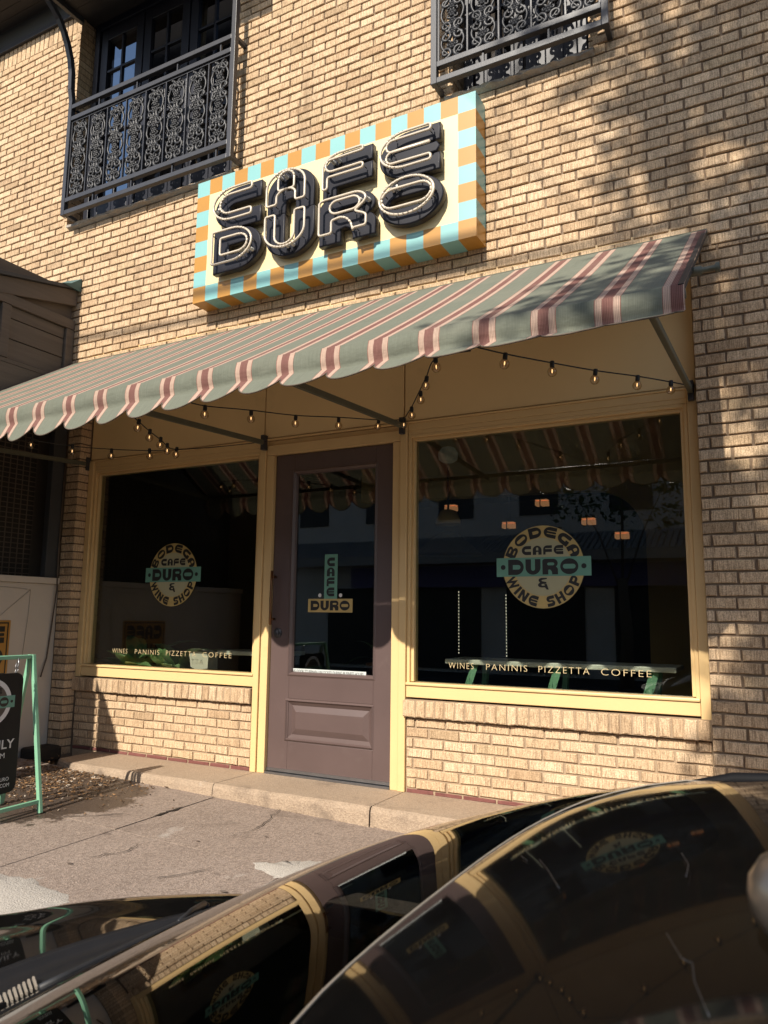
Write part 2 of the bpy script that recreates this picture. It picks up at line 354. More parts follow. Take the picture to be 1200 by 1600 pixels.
def glyph(ch):
    if ch == 'C': return 1.0, [[(1, 1)]+arc(.5, .5, .5, .5, 90, 270, 20)+[(1, 0), (1, .36)]+arc(.44, .5, .14, .14, 270, 90, 10)[0:]+[(1, .64)]]
    if ch == 'G': return 1.0, [[(1, 1)]+arc(.5, .5, .5, .5, 90, 270, 20)+[(1, 0), (1, .50), (.70, .50), (.70, .34)]+arc(.46, .5, .16, .16, 270, 90, 10)+[(1, .66)]]
    if ch == 'E': return 1.0, [[(1, 1)]+arc(.5, .5, .5, .5, 90, 270, 20)+[(1, 0), (1, .33), (.30, .33)]+arc(.30, .37, .05, .04, 270, 90, 6)+[(.95, .41), (.99, .5), (.95, .59), (.30, .59)]+arc(.30, .63, .05, .04, 270, 90, 6)+[(1, .67)]]
    if ch == 'D': return 1.0, [[(0, 0)]+arc(.5, .5, .5, .5, -90, 90, 20)+[(0, 1)], slot(.30, .80, .35, .65, False)]
    if ch == 'U': return .95, [[(0, 1)]+arc(.475, .475, .475, .475, 180, 360, 20)+[(.95, 1), (.60, 1)]+arc(.475, .38, .125, .13, 0, -180, 10)+[(.35, 1)]]
    if ch == 'R': return .98, [[(0, 0), (0, .88), (.06, .97), (.14, 1)]+arc(.66, .72, .29, .28, 90, -48, 12)+arc(.70, .30, .26, .22, 60, 0, 6)+[(.96, 0), (.60, 0)]+arc(.42, .02, .18, .30, 0, 80, 6)+[(.36, .30), (.36, 0)], slot(.30, .74, .58, .76)]
    if ch == 'O': return 1.1, [arc(.55, .5, .55, .5, 0, 360, 36)[:-1], slot(.16, .94, .35, .65)]
    if ch == 'A': return .94, [[(0, 0)]+arc(.47, .52, .47, .48, 180, 0, 20)+[(.94, 0), (.60, 0), (.60, .28), (.56, .32), (.42, .32), (.36, .26), (.36, 0)], [(.36, .48)]+arc(.48, .68, .12, .13, 180, 0, 8)+[(.60, .48)]]
    if ch == 'F': return .92, [[(0, 0), (0, .62)]+arc(.42, .60, .42, .40, 180, 90, 10)[1:]+[(.92, 1), (.92, .70), (.26, .70)]+arc(.26, .65, .06, .05, 90, 270, 6)+[(.92, .60), (.92, .28), (.24, .28), (.24, 0)]]
    if ch == 'B': return .9, [[(0, 0)]+arc(.6, .27, .30, .27, -90, 72, 9)+arc(.6, .75, .26, .25, -60, 90, 9)+[(0, 1)], slot(.3, .66, .22, .36, False), slot(.3, .64, .64, .78, False)]
    if ch == 'W': return 1.3, [stroke([(.12, 1), (.36, .12), (.65, .8), (.94, .12), (1.18, 1)], .24)]
    if ch == 'I': return .3, [[(0, 0), (.3, 0), (.3, 1), (0, 1)]]
    if ch == 'N': return .95, [[(0, 0), (0, 1), (.3, 1), (.65, .45), (.65, 1), (.95, 1), (.95, 0), (.65, 0), (.3, .55), (.3, 0)]]
    if ch == 'S': return .85, [[(.85, 1)]+arc(.32, .71, .32, .29, 90, 270, 10)+[(.50, .42)]+arc(.50, .36, .07, .06, 90, -90, 6)+[(0, .30), (0, 0)]+arc(.53, .29, .32, .29, -90, 90, 10)+[(.36, .58)]+arc(.36, .64, .07, .06, 270, 90, 6)+[(.85, .70)]]
    if ch == 'H': return .9, [[(0, 0), (0, 1), (.3, 1), (.3, .6), (.6, .6), (.6, 1), (.9, 1), (.9, 0), (.6, 0), (.6, .4), (.3, .4), (.3, 0)]]
    if ch == 'P': return .9, [[(0, 0), (0, 1)]+arc(.58, .66, .32, .34, 90, -90, 12)+[(.34, .32), (.34, 0)], slot(.3, .68, .57, .75, False)]
    if ch == '&': return 1.0, [[(.9, .88)]+[(.9, 1)]+arc(.42, .75, .34, .25, 90, 235, 9)+arc(.40, .26, .38, .26, 130, 270, 10)+[(.70, 0), (.86, -.22), (1.06, -.22), (.88, .36), (.62, .36), (.70, .20)]+arc(.46, .27, .10, .09, 270, 100, 8)+[(.85, .40), (.85, .56)]+arc(.48, .72, .10, .08, 240, 90, 8)]
    return .5, []
def curve_mesh(contours, depth=0, bev=0):
    """filled outline(s); x,y -> X,Z, facing -Y, front at y=-depth"""
    cu = bpy.data.curves.new('t', 'CURVE'); cu.dimensions = '2D'; cu.fill_mode = 'BOTH'
    cu.extrude = max(0, depth/2-bev); cu.bevel_depth = bev; cu.bevel_resolution = 1
    for c in contours:
        s = cu.splines.new('POLY'); s.points.add(len(c)-1); s.use_cyclic_u = True
        for p, (x, y) in zip(s.points, c): p.co = (x, y, 0, 1)
    o = bpy.data.objects.new('t', cu); me = bpy.data.meshes.new_from_object(o)
    bpy.data.objects.remove(o); bpy.data.curves.remove(cu)
    for v in me.vertices:
        x, y, z = v.co; v.co = (x, -z-depth/2, y)
    return me
def text_contour(txt, h, gap=.14, spw=.5):
    x, out = 0, []
    for ch in txt:
        if ch == ' ': x += spw*h; continue
        w, cs = glyph(ch); out.append((x, w*h, [[(px*h, py*h) for px, py in c] for c in cs])); x += w*h+gap*h
    return x-gap*h, out
def merge_meshes(ms, name):
    bm = bmesh.new()
    for me, mat in ms:
        me.transform(mat); bm.from_mesh(me); bpy.data.meshes.remove(me)
    o = bpy.data.meshes.new(name); bm.to_mesh(o); bm.free(); return o
def deco_line(txt, h, width=None, gap=.14, depth=.0008):
    w, gl = text_contour(txt, h, gap); sx = (width/w) if width else 1
    ms = [(curve_mesh(cs, depth), Matrix.Translation((x-w/2, 0, 0))) for x, _, cs in gl]
    me = merge_meshes(ms, 'lettering'); me.transform(Matrix.Diagonal((sx, 1, 1, 1))); return me
def font_mesh(txt, width=None, height=None, depth=.0008, space=1.0, offset=0, shear=0):
    cu = bpy.data.curves.new('f', 'FONT'); cu.body = txt; cu.align_x = 'CENTER'; cu.extrude = depth/2; cu.space_character = space; cu.offset = offset
    cu.shear = shear; cu.resolution_u = 4
    o = bpy.data.objects.new('f', cu); me = bpy.data.meshes.new_from_object(o)
    bpy.data.objects.remove(o); bpy.data.curves.remove(cu)
    xs = [v.co.x for v in me.vertices]; ys = [v.co.y for v in me.vertices]
    cx, w, y0, h = (min(xs)+max(xs))/2, max(xs)-min(xs), min(ys), max(ys)-min(ys)
    sx = width/w if width else height/h; sy = height/h if height else sx
    for v in me.vertices:
        x, y, z = v.co; v.co = ((x-cx)*sx, -z-depth/2, (y-y0)*sy)
    return me
def put(name, me, mat, parent, loc, rz=0):
    me.materials.clear(); me.materials.append(mat)
    o = link(name, me, parent); o.location = loc; o.rotation_euler = (0, 0, rz); return o
def disc_mesh(r, depth=.0008, r2=None):
    cs = [arc(0, 0, r, r, 0, 360, 48)[:-1]]
    if r2: cs.append(arc(0, 0, r2, r2, 0, 360, 48)[:-1])
    return curve_mesh(cs, depth)
def rect_mesh(w, h, depth=.0008): return curve_mesh([[(-w/2, -h/2), (w/2, -h/2), (w/2, h/2), (-w/2, h/2)]], depth)
def ring_text(txt, r, h, a0, a1, bottom=False):
    """deco letters around a circle from angle a0 to a1 (degrees, clockwise top / counter-clockwise bottom)"""
    ms = []; n = len(txt); ws = [glyph(c)[0] if c != ' ' else .6 for c in txt]; tot = sum(ws)+.2*(n-1); k = 0
    for ch, w in zip(txt, ws):
        a = a0+(a1-a0)*(k+w/2)/tot; k += w+.2
        if ch == ' ': continue
        _, cs = glyph(ch)
        arcw = abs(R(a1-a0))*r*w/tot
        sx = arcw/w
        me = curve_mesh([[((px-w/2)*sx, (py-.5)*h) for px, py in c] for c in cs], .0008)
        rot = (R(a)-math.pi/2) if not bottom else (R(a)+math.pi/2)
        ms.append((me, Matrix.Translation((r*math.cos(R(a)), 0, r*math.sin(R(a)))) @ Matrix.Rotation(-rot, 4, 'Y')))
    return merge_meshes(ms, 'lettering')

# ------------------------------------------------------------------ bricks
COURSE, BL = .0644, .2027
def brick_variant(seed, L, H, dep=.05, jit=.0022, ch=.004):
    rg = random.Random(seed)
    ring = [(-.5, -.5), (0, -.5), (.5, -.5), (.5, 0), (.5, .5), (0, .5), (-.5, .5), (-.5, 0)]
    o = [(x*L+rg.uniform(-jit, jit), z*H+rg.uniform(-jit, jit)) for x, z in ring]
    tx, tz = rg.uniform(-.004, .004), rg.uniform(-.012, .012)
    mb = MB()
    front = [(x*(1-2*ch/L), rg.uniform(-.0008, .0008)+tx*x/L+tz*z/H*.1, z*(1-2*ch/H)) for x, z in o]
    mid = [(x, ch*.9, z) for x, z in o]; back = [(x, dep, z) for x, z in o]
    fs = [tuple(range(8))]
    for k in range(2):
        for j in range(8): fs.append((k*8+(j+1) % 8, k*8+j, (k+1)*8+j, (k+1)*8+(j+1) % 8))
    mb.add(front+mid+back, fs); return mb
def rows(x0, x1, z0, z1, holes=(), course=COURSE, bl=BL, top_down=False, xoff=0, seed=1):
    rg = random.Random(seed); out = []; k = 0
    n = int(math.ceil((z1-z0)/course))
    for i in range(n):
        za = (z1-(i+1)*course) if top_down else (z0+i*course); zb = za+course
        za, zb = max(za, z0), min(zb, z1)
        if zb-za < .022: continue
        x = x0-bl+(xoff+(bl/2 if i % 2 else 0)+rg.uniform(-.012, .012)) % bl
        while x < x1:
            segs = [(max(x, x0), min(x+bl, x1))]
            for (hx0, hx1, hz0, hz1) in holes:
                if (za+zb)/2 > hz0 and (za+zb)/2 < hz1:
                    ns = []
                    for a, b in segs:
                        if b <= hx0 or a >= hx1: ns.append((a, b)); continue
                        if a < hx0: ns.append((a, hx0))
                        if b > hx1: ns.append((hx1, b))
                    segs = ns
            for a, b in segs:
                if b-a > .03: out.append((a, b, za, zb))
            x += bl
    return out
VAR = [brick_variant(100+i, BL-.011, COURSE-.0105) for i in range(8)]
VAR_ME = [v.mesh('brick', M['brick']) for v in VAR]
def brick_objects(bricks, y, parent, limit=300, stuff_name=None, score=None, hh=COURSE):
    rg = random.Random(5)
    if score and len(bricks) > limit:
        order = sorted(bricks, key=score, reverse=True); near, far = order[:limit], order[limit:]
    else: near, far = bricks, []
    for a, b, za, zb in near:
        o = link('brick', rg.choice(VAR_ME), parent)
        o.scale = ((b-a-.011)/(BL-.011), 1, (zb-za-.0105)/(COURSE-.0105)*rg.uniform(.97, 1.03))
        o.location = ((a+b)/2+rg.uniform(-.002, .002), y+rg.uniform(-.0025, .0025), (za+zb)/2+rg.uniform(-.001, .001)); o.rotation_euler = (0, rg.uniform(-.006, .006), rg.uniform(-.006, .006))
    if far:
        mb = MB()
        for a, b, za, zb in far:
            v = rg.choice(VAR); sx = (b-a-.011)/(BL-.011); sz = (zb-za-.0105)/(COURSE-.0105); cx, cz, cy = (a+b)/2, (za+zb)/2, y+rg.uniform(-.0025, .0025)
            mb.add([(cx+p[0]*sx, cy+p[1], cz+p[2]*sz) for p in v.v], v.f)
        kind(link(stuff_name, mb.mesh(stuff_name, M['brick']), parent), 'stuff')

# =================================================================== GROUND
def gz(x, y): return -1.135-.0265*(x+3.27)+.012*(y+.42)
ROAD_Z = -1.56
mb = MB(); mb.quad((-60, -60, ROAD_Z), (60, -60, ROAD_Z), (60, -2.3, ROAD_Z), (-60, -2.3, ROAD_Z)); kind(build(mb, 'road', M['asphalt']), 'structure')
mb = MB(); mb.quad((-60, -2.6, -1.75), (60, -2.6, -1.75), (60, 12, -1.75), (-60, 12, -1.75)); kind(build(mb, 'ground', M['mortar']), 'structure')
walk = thing('sidewalk', 'brown exposed aggregate pavement of slabs in front of the shop', 'sidewalk'); del walk['category']; del walk['label']; walk['kind'] = 'structure'
xj = [-12, -9.0, -6.7, -5.55, -4.40, -3.25, -2.10, -.95, .20, 1.35, 4.0, 8.0]; yj = [-2.30, -1.235, -.40]
for i in range(len(xj)-1):
    for j in range(2):
        x0, x1, y0, y1 = xj[i]+.004, xj[i+1]-.004, yj[j]+.004, yj[j+1]-.004
        mb = MB(); nx, ny = 6, 4
        dz = random.uniform(-.003, .003)
        P = lambda a, b, d=0: (x0+(x1-x0)*a, y0+(y1-y0)*b, gz(x0+(x1-x0)*a, y0+(y1-y0)*b)+dz-d)
        mb.grid([[P(a/nx, b/ny) for a in range(nx+1)] for b in range(ny+1)])
        mb.grid([[P(a/nx, 0, .14), ] + [P(a/nx, 0)] for a in range(nx+1)])
        mb.grid([[P(a/nx, 1), ] + [P(a/nx, 1, .14)] for a in range(nx+1)])
        mb.grid([[P(0, b/ny)] + [P(0, b/ny, .14)] for b in range(ny+1)]); mb.grid([[P(1, b/ny, .14)] + [P(1, b/ny)] for b in range(ny+1)])
        bm_o = build(mb, 'paving_slab', M['slab'], walk)
mb = MB(); mb.box(-12, 8, -2.46, -2.304, -1.8, -1.17); kind(build(mb, 'kerb', M['step'], bevel=.02), 'structure')
mb = MB(); mb.quad((-12, -2.3, -1.36), (8, -2.3, -1.36), (8, -.40, -1.36), (-12, -.40, -1.36)); build(mb, 'joint_bed', M['mortar'], walk)
# pale mortar patches trowelled over the joints
def blob(name, pts, h=.006):
    mb = MB(); c = (sum(p[0] for p in pts)/len(pts), sum(p[1] for p in pts)/len(pts)); rg = random.Random(len(pts))
    ring = []
    for i in range(len(pts)):
        a, b = Vector(pts[i]), Vector(pts[(i+1) % len(pts)])
        for k in range(6): ring.append(a.lerp(b, k/6)+Vector((rg.uniform(-.02, .02), rg.uniform(-.02, .02))))
    n = len(ring)
    vs = [(p.x, p.y, gz(p.x, p.y)-.002) for p in ring]+[(c[0]+(p.x-c[0])*.8, c[1]+(p.y-c[1])*.8, gz(p.x, p.y)+h+rg.uniform(-.002, .002)) for p in ring]+[(c[0], c[1], gz(*c)+h)]
    fs = [(i, (i+1) % n, n+(i+1) % n, n+i) for i in range(n)]+[(n+i, n+(i+1) % n, 2*n) for i in range(n)]
    mb.add(vs, fs); return build(mb, name, M['patch'], walk, smooth=True)
blob('mortar_patch', [(-2.31, -1.26), (-2.20, -1.15), (-2.08, -1.07), (-1.93, -1.02), (-1.96, -1.14), (-2.0, -1.27), (-2.05, -1.36), (-2.18, -1.31)])
blob('mortar_patch', [(-3.2, -2.25), (-3.25, -1.98), (-3.0, -1.93), (-2.72, -1.98), (-2.62, -2.08), (-2.7, -2.28)])
def crack(pts, w, seed):
    rg = random.Random(seed); P = []
    for a, b in zip(pts, pts[1:]):
        for k in range(8): P.append(Vector(a).lerp(Vector(b), k/8)+Vector((rg.uniform(-.012, .012), rg.uniform(-.008, .008))))
    P.append(Vector(pts[-1])); r_ = []
    for i, p in enumerate(P):
        d = (P[min(i+1, len(P)-1)]-P[max(i-1, 0)]).normalized(); n = Vector((-d.y, d.x)); ww = w*rg.uniform(.4, 1.2)*(1-abs(2*i/(len(P)-1)-1)**3*.7)
        r_.append([(q.x, q.y, gz(q.x, q.y)+.0045) for q in (p-n*ww, p+n*ww)])
    mb = MB(); mb.grid(r_); build(mb, 'crack', M['black'], walk)
crack([(-3.25, -.95), (-3.248, -.72)], .012, 1); crack([(-2.55, -1.65), (-2.42, -1.42)], .005, 2); crack([(-3.0, -1.62), (-2.93, -1.45), (-2.96, -1.36)], .004, 3); crack([(-3.65, -1.25), (-3.42, -1.02)], .004, 4); crack([(-2.75, -.43), (-2.62, -.8), (-2.66, -1.02)], .003, 5)
for k, (x, y, r) in enumerate([(-2.2, -1.6, .018), (-2.75, -1.15, .014), (-3.02, -1.72, .016), (-2.5, -.9, .012)]):
    mb = MB(); n = 26; rg = random.Random(k); r *= .8
    mb.add([(x, y, gz(x, y)+.0055)]+[(x+r*rg.uniform(.85, 1.05)*math.cos(2*math.pi*i/n)*1.4, y+r*rg.uniform(.85, 1.05)*math.sin(2*math.pi*i/n)*.7, gz(x, y)+.0045) for i in range(n)], [(0, 1+i, 1+(i+1) % n) for i in range(n)]); build(mb, 'gum_spot', M['gum'], walk)
# step along the shop front
ZS = -1.06
xs = [-4.80, -3.27, -2.13, -.99, .2, 1.4]
step = thing('step', '', ''); del step['label']; del step['category']; step['kind'] = 'structure'
for i in range(len(xs)-1):
    mb = MB(); x0, x1 = xs[i]+.003, xs[i+1]-.003; n = 10; rg = random.Random(i)
    rowsP = []
    for k in range(n+1):
        x = x0+(x1-x0)*k/n; y = -.425-.02*max(0, (x+2.1))/1.0+rg.uniform(-.004, .004)
        if i == 0 and k == 0: y += .06
        rowsP.append([(x, y-.012, gz(x, y)-.06), (x, y-.006, ZS-.03), (x, y, ZS-.008), (x, y+.014, ZS+rg.uniform(-.001, .001)), (x, -.15, ZS), (x, .10, ZS)])
    mb.grid(rowsP)
    mb.add(rowsP[0]+[(x0, .1, -1.3), (x0, -.42, -1.3)], [(0, 1, 2, 3, 4, 5, 6, 7)]); mb.add(rowsP[-1]+[(x1, .1, -1.3), (x1, -.42, -1.3)], [(7, 6, 5, 4, 3, 2, 1, 0)])
    build(mb, 'step_slab', M['step'], step)

# =================================================================== BRICK BUILDING
WY = -.11
bld = thing('brick_building', 'two storey buff brick building with awning, balconies and neon sign', 'building')
H1 = (-5.49, -3.62, 3.42, 5.5); H2 = (-1.76, -.86, 3.42, 6.2)
upper = rows(-8.2, 1.5, 2.02, 5.40, [H1, H2, (-20, -5.49, 5.36, 9)], xoff=.05, seed=3)
upper += rows(-3.62, 1.5, 5.40, 6.6, [H2], xoff=.05, seed=4)
pier = rows(-.36, 1.5, -1.10, 2.02, (), xoff=.155, seed=5)
def hidden(a, b, za, zb):
    px, py, d = project(((a+b)/2, WY, (za+zb)/2))
    if d < .1 or not (-20 < px < 1220 and -20 < py < 1620): return True
    x, z = (a+b)/2, (za+zb)/2
    if -3.70 < x < -1.5 and 2.32 < z < 3.2: return True
    if x < -.3 and z < 2.08: return True
    if px > 690 and py > 1250: return True
    return False
def score(b):
    if hidden(*b): return -1
    P = [project((x, WY, z)) for x, z in ((b[0], b[2]), (b[1], b[2]), (b[1], b[3]), (b[0], b[3]))]
    return abs((P[1][0]-P[0][0])*(P[3][1]-P[0][1])-(P[1][1]-P[0][1])*(P[3][0]-P[0][0]))
soldier = []
brick_objects(upper+pier, WY, bld, 300, 'brickwork', score)
# soldier course under the eave, left pilaster
mb = MB(); x = -8.2
while x < -5.50:
    v = random.choice(VAR); mb.add([(x+.034+p[2]*1.05, WY+p[1], 5.46-p[0]*1.0) for p in v.v], v.f); x += .0665
kind(link('soldier_course', mb.mesh('soldier_course', M['brick']), bld), 'stuff')
k = 0; z = -1.10
pil = MB()
while z < 2.02:
    h = COURSE-.0105
    segs = [(-5.25, -5.10)] if k % 2 else [(-5.25, -5.205), (-5.197, -5.10)]
    for a, b in segs:
        j = random.uniform(-.002, .002)
        mb = MB(); mb.box(a, b, WY+j, -.006, z, z+h); o = build(mb, 'brick', M['brick'], bld, bevel=.004)
    z += COURSE; k += 1
# mortar core and reveals
mb = MB()
def wall_box(x0, x1, z0, z1, y0=WY+.013, y1=.10): mb.box(x0, x1, y0, y1, z0, z1)
wall_box(-8.2, -5.49, 3.42, 5.60); wall_box(-3.62, -1.76, 3.42, 6.6); wall_box(-.86, 1.5, 3.42, 6.6)
wall_box(-8.2, 1.5, 2.02, 3.42); wall_box(-.355, 1.5, -1.3, 2.02); mb.box(-8.2, -5.108, WY+.013, .10, -1.3, 2.02)
build(mb, 'mortar_core', M['mortar'], bld)
mb = MB()
for hx in ((-5.49, 1), (-1.76, 1), (-.86, -1)):
    z = 3.42; k = 0
    while z < 5.5:
        v = random.choice(VAR); L = .5 if k % 2 else 1
        a = hx[0]-(.05 if hx[1] > 0 else -.05)
        x0, x1 = (hx[0]-.05, hx[0]+.004) if hx[1] > 0 else (hx[0]-.004, hx[0]+.05)
        for y0, y1 in (((WY+.003, .085),) if k % 2 else ((WY+.003, .03), (.04, .09))):
            mb.box(x0, x1, y0, y1, z, z+COURSE-.01)
        z += COURSE; k += 1
kind(build(mb, 'reveal_bricks', M['brick'], bld), 'stuff')
mb = MB(); mb.box(-8.2, 1.5, .10, .30, 2.02, 3.40); mb.box(-8.2, -5.50, .1, .3, 3.40, 5.6); mb.box(-3.6, -1.77, .1, .3, 3.4, 6.6); mb.box(-.85, 1.5, .1, .3, 3.4, 6.6)
mb.box(.0, 1.5, .1, .3, -1.3, 2.02); build(mb, 'backing_wall', M['room'], bld)
# crumbly mortar ledge sills under the two balconies
for (x0, x1) in ((-5.44, -3.58), (-1.80, -.83)):
    mb = MB(); n = 24; rg = random.Random(3)
    mb.grid([[(x0+(x1-x0)*i/n, WY+.01, 3.415), (x0+(x1-x0)*i/n, WY-.03+rg.uniform(-.012, .012), 3.41), (x0+(x1-x0)*i/n, WY-.035+rg.uniform(-.012, .012), 3.39+rg.uniform(-.006, .006)), (x0+(x1-x0)*i/n, WY+.005, 3.375)] for i in range(n+1)])
    build(mb, 'mortar_sill', M['patch'], bld)
# upper windows : navy french doors, panes, curtain
def french(parent, x0, x1, z0, z1, y, leaves):
    fr = MB(); fr.box(x0, x0+.06, y-.05, y+.03, z0, z1); fr.box(x1-.06, x1, y-.05, y+.03, z0, z1); fr.box(x0+.06, x1-.06, y-.05, y+.03, z1-.07, z1); fr.box(x0+.06, x1-.06, y-.05, y+.03, z0, z0+.05)
    w = build(fr, 'upper_window', M['navy'], parent, bevel=.004)
    lw = (x1-x0-.12)/leaves
    for i in range(leaves):
        a, b = x0+.06+lw*i+.008, x0+.06+lw*(i+1)-.008
        s = MB(); st = .085
        s.box(a, a+st, y-.03, y+.015, z0+.055, z1-.075); s.box(b-st, b, y-.03, y+.015, z0+.055, z1-.075)
        s.box(a+st, b-st, y-.03, y+.015, z1-.19, z1-.075); s.box(a+st, b-st, y-.03, y+.015, z0+.055, z0+.28)
        m1 = (a+b)/2; s.box(m1-.012, m1+.012, y-.022, y+.01, z0+.28, z1-.19)
        zs = [z0+.28+(z1-.19-z0-.28)*k/5 for k in range(1, 5)]
        for zz in zs: s.box(a+st, m1-.012, y-.022, y+.01, zz-.011, zz+.011); s.box(m1+.012, b-st, y-.022, y+.01, zz-.011, zz+.011)
        build(s, 'door_leaf', M['navy'], w, bevel=.003)
        g = MB(); g.quad((a+st, y, z0+.28), (b-st, y, z0+.28), (b-st, y, z1-.19), (a+st, y, z1-.19)); build(g, 'window_pane', M['dark_glass'], w)
    return w
w = french(bld, -5.44, -3.66, 3.42, 5.50, .07, 3)
c = MB(); c.grid([[(-4.55+.30*i/40, .22+.03*math.sin(i*1.1), z) for i in range(41)] for z in (3.5, 5.4)]); build(c, 'curtain', M['curtain'], w, smooth=True)
french(bld, -1.72, -.90, 3.42, 5.9, .07, 2)
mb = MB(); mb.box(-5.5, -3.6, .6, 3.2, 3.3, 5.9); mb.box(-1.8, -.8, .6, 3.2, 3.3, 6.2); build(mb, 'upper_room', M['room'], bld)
# eave over the left window: boarded soffit, fascia strip
ev = thing('eave', 'dark boarded eave above the soldier bricks at the top left', 'eave')
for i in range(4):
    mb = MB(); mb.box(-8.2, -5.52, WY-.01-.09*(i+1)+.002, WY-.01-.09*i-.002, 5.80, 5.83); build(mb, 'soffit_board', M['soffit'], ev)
mb = MB(); mb.box(-8.2, -5.52, WY-.40, WY-.375, 5.78, 5.98); build(mb, 'fascia_board', M['weather_wood'], ev, bevel=.004)
mb = MB(); mb.box(-8.2, -5.50, WY-.004, WY+.05, 5.598, 5.80); build(mb, 'frieze_board', M['dark_frame'], ev)
mb = MB(); mb.box(-8.2, -5.52, WY-.030, WY-.003, 5.545, 5.597); build(mb, 'wall_strip', M['iron'], ev, bevel=.004)
mb = MB(); mb.box(-8.2, -3.3, WY-.42, .3, 5.99, 6.05); build(mb, 'roof_deck', M['dark_frame'], ev)
cp = thing('window_canopy', 'dark flat canopy over the upper left window carried by a curved iron bracket', 'canopy')
mb = MB(); mb.box(-5.48, -3.30, WY-1.0, WY-.96, 5.42, 5.62); mb.box(-5.48, -5.44, WY-.958, WY-.004, 5.42, 5.62); mb.box(-3.34, -3.30, WY-.958, WY-.004, 5.42, 5.62); build(mb, 'canopy_beam', M['dark_frame'], cp, bevel=.004)
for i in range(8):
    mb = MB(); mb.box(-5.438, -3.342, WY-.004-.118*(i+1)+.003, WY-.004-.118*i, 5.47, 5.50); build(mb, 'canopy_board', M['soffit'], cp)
mb = MB(); mb.box(-5.438, -3.342, WY-.950, WY-.004, 5.505, 5.60); build(mb, 'canopy_deck', M['dark_frame'], cp)
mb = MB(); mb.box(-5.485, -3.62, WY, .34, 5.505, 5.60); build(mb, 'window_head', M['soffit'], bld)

# =================================================================== SHOP FRONT
shop = thing('shop_front', 'cream painted timber shopfront with plum door between two dark windows', 'shopfront')
cr = M['cream']
def frame(boxes, name, parent=shop, mat=cr, bev=.004):
    mb = MB()
    for b in boxes: mb.box(*b)
    return build(mb, name, mat, parent, bevel=bev)
frame([(-5.098, -5.045, -.012, .10, -.50, 1.262)], 'corner_post')
frame([(-3.310, -3.262, -.012, .10, -1.06, 1.262)], 'corner_post')
frame([(-2.172, -2.122, -.012, .10, -1.06, 1.262)], 'corner_post')
frame([(-.412, -.362, -.012, .10, -.505, 1.262)], 'corner_post')
frame([(-3.258, -3.196, .0, .10, -1.06, 1.15), (-2.230, -2.176, .0, .10, -1.06, 1.15), (-3.258, -2.176, .0, .10, 1.152, 1.225)], 'door_frame')
frame([(-5.098, -.362, -.006, .10, 1.264, 1.276)], 'transom_bead')
# fascia panels
for a, b in ((-5.098, -3.292), (-3.288, -2.152), (-2.148, -.362)):
    frame([(a+.002, b-.002, .004, .08, 1.282, 2.14)], 'fascia_panel', mat=M['fascia'])
frame([(-5.098, -.362, .02, .09, 1.276, 1.283)], 'shadow_gap', mat=M['black'], bev=0)
frame([(-3.262, -2.172, .02, .09, 1.229, 1.262)], 'transom_rail', mat=cr)
frame([(-5.1, -.362, -.10, .08, 2.142, 2.17)], 'fascia_cap', mat=cr)
def shop_window(x0, x1, z0, z1):
    # stepped mouldings round the pane
    mb = MB()
    def ring(o, i, y0, y1):
        mb.box(x0-o, x0-i, y0, y1, z0-i, z1+o); mb.box(x1+i, x1+o, y0, y1, z0-i, z1+o); mb.box(x0-i, x1+i, y0, y1, z1+i, z1+o)
    ring(.040, .020, .006, .09); ring(.0199, .0, .026, .09)
    mb.box(x0-.0395, x1+.0395, .006, .09, z1+.0405, z1+.068)
    w = build(mb, 'window', cr, shop, bevel=.003)
    hb = MB(); hb.box(x0-.0395, x1+.0395, .003, .09, z1+.0685, 1.2635); build(hb, 'head_board', cr, w, bevel=.003)
    s = MB(); s.box(x0-.040, x1+.040, -.002, .09, z0-.095, z0-.021); s.box(x0-.040, x1+.040, -.014, .092, z0-.0205, z0-.004)
    build(s, 'sill', cr, w, bevel=.004)
    g = MB(); g.box(x0-.004, x1+.004, .050, .056, z0-.004, z1+.004); build(g, 'window_pane', M['glass'], w)
    return w
winR = shop_window(-2.080, -.454, -.395, 1.148)
winL = shop_window(-5.003, -3.352, -.395, 1.148)
def badge(parent, cx, cz, r):
    y = .0485
    put('emblem_disc', disc_mesh(r), M['badge_gold'], parent, (cx, y, cz))
    put('emblem_centre', disc_mesh(r*.70), M['badge_cream'], parent, (cx, y-.0012, cz))
    put('emblem_lettering', ring_text('BODEGA', r*.845, r*.26, 164, 16), M['black_print'], parent, (cx, y-.0012, cz))
    put('emblem_lettering', ring_text('WINE SHOP', r*.845, r*.25, 197, 343, True), M['black_print'], parent, (cx, y-.0014, cz))
    put('emblem_lettering', deco_line('CAFE', r*.22, r*1.02, .18), M['black_print'], parent, (cx, y-.0024, cz+r*.29))
    put('emblem_lettering', deco_line('&', r*.23, r*.25), M['black_print'], parent, (cx, y-.0024, cz-r*.50))
    put('emblem_band', rect_mesh(r*2.32, r*.46), M['badge_green'], parent, (cx, y-.0024, cz))
    put('emblem_lettering', deco_line('DURO', r*.375, r*1.72, .12), M['black_print'], parent, (cx, y-.0036, cz-r*.19))
    for s in (-1, 1): put('emblem_dot', disc_mesh(r*.06), M['black_print'], parent, (cx+s*r*.99, y-.0036, cz))
badge(winR, -1.250, .308, .245); badge(winL, -4.157, .308, .243)
for w, a, b in ((winR, -1.852, -.659), (winL, -4.758, -3.552)):
    tot = b-a; fr = [('WINES', 0, .137), ('PANINIS', .205, .418), ('PIZZETTA', .475, .72), ('COFFEE', .775, 1.0)]
    for t_, f0, f1 in fr:
        put('window_lettering', font_mesh(t_, (f1-f0)*tot, .036, space=1.25, offset=-.016), M['gold_print'], w, (a+tot*(f0+f1)/2, .0485, -.305))
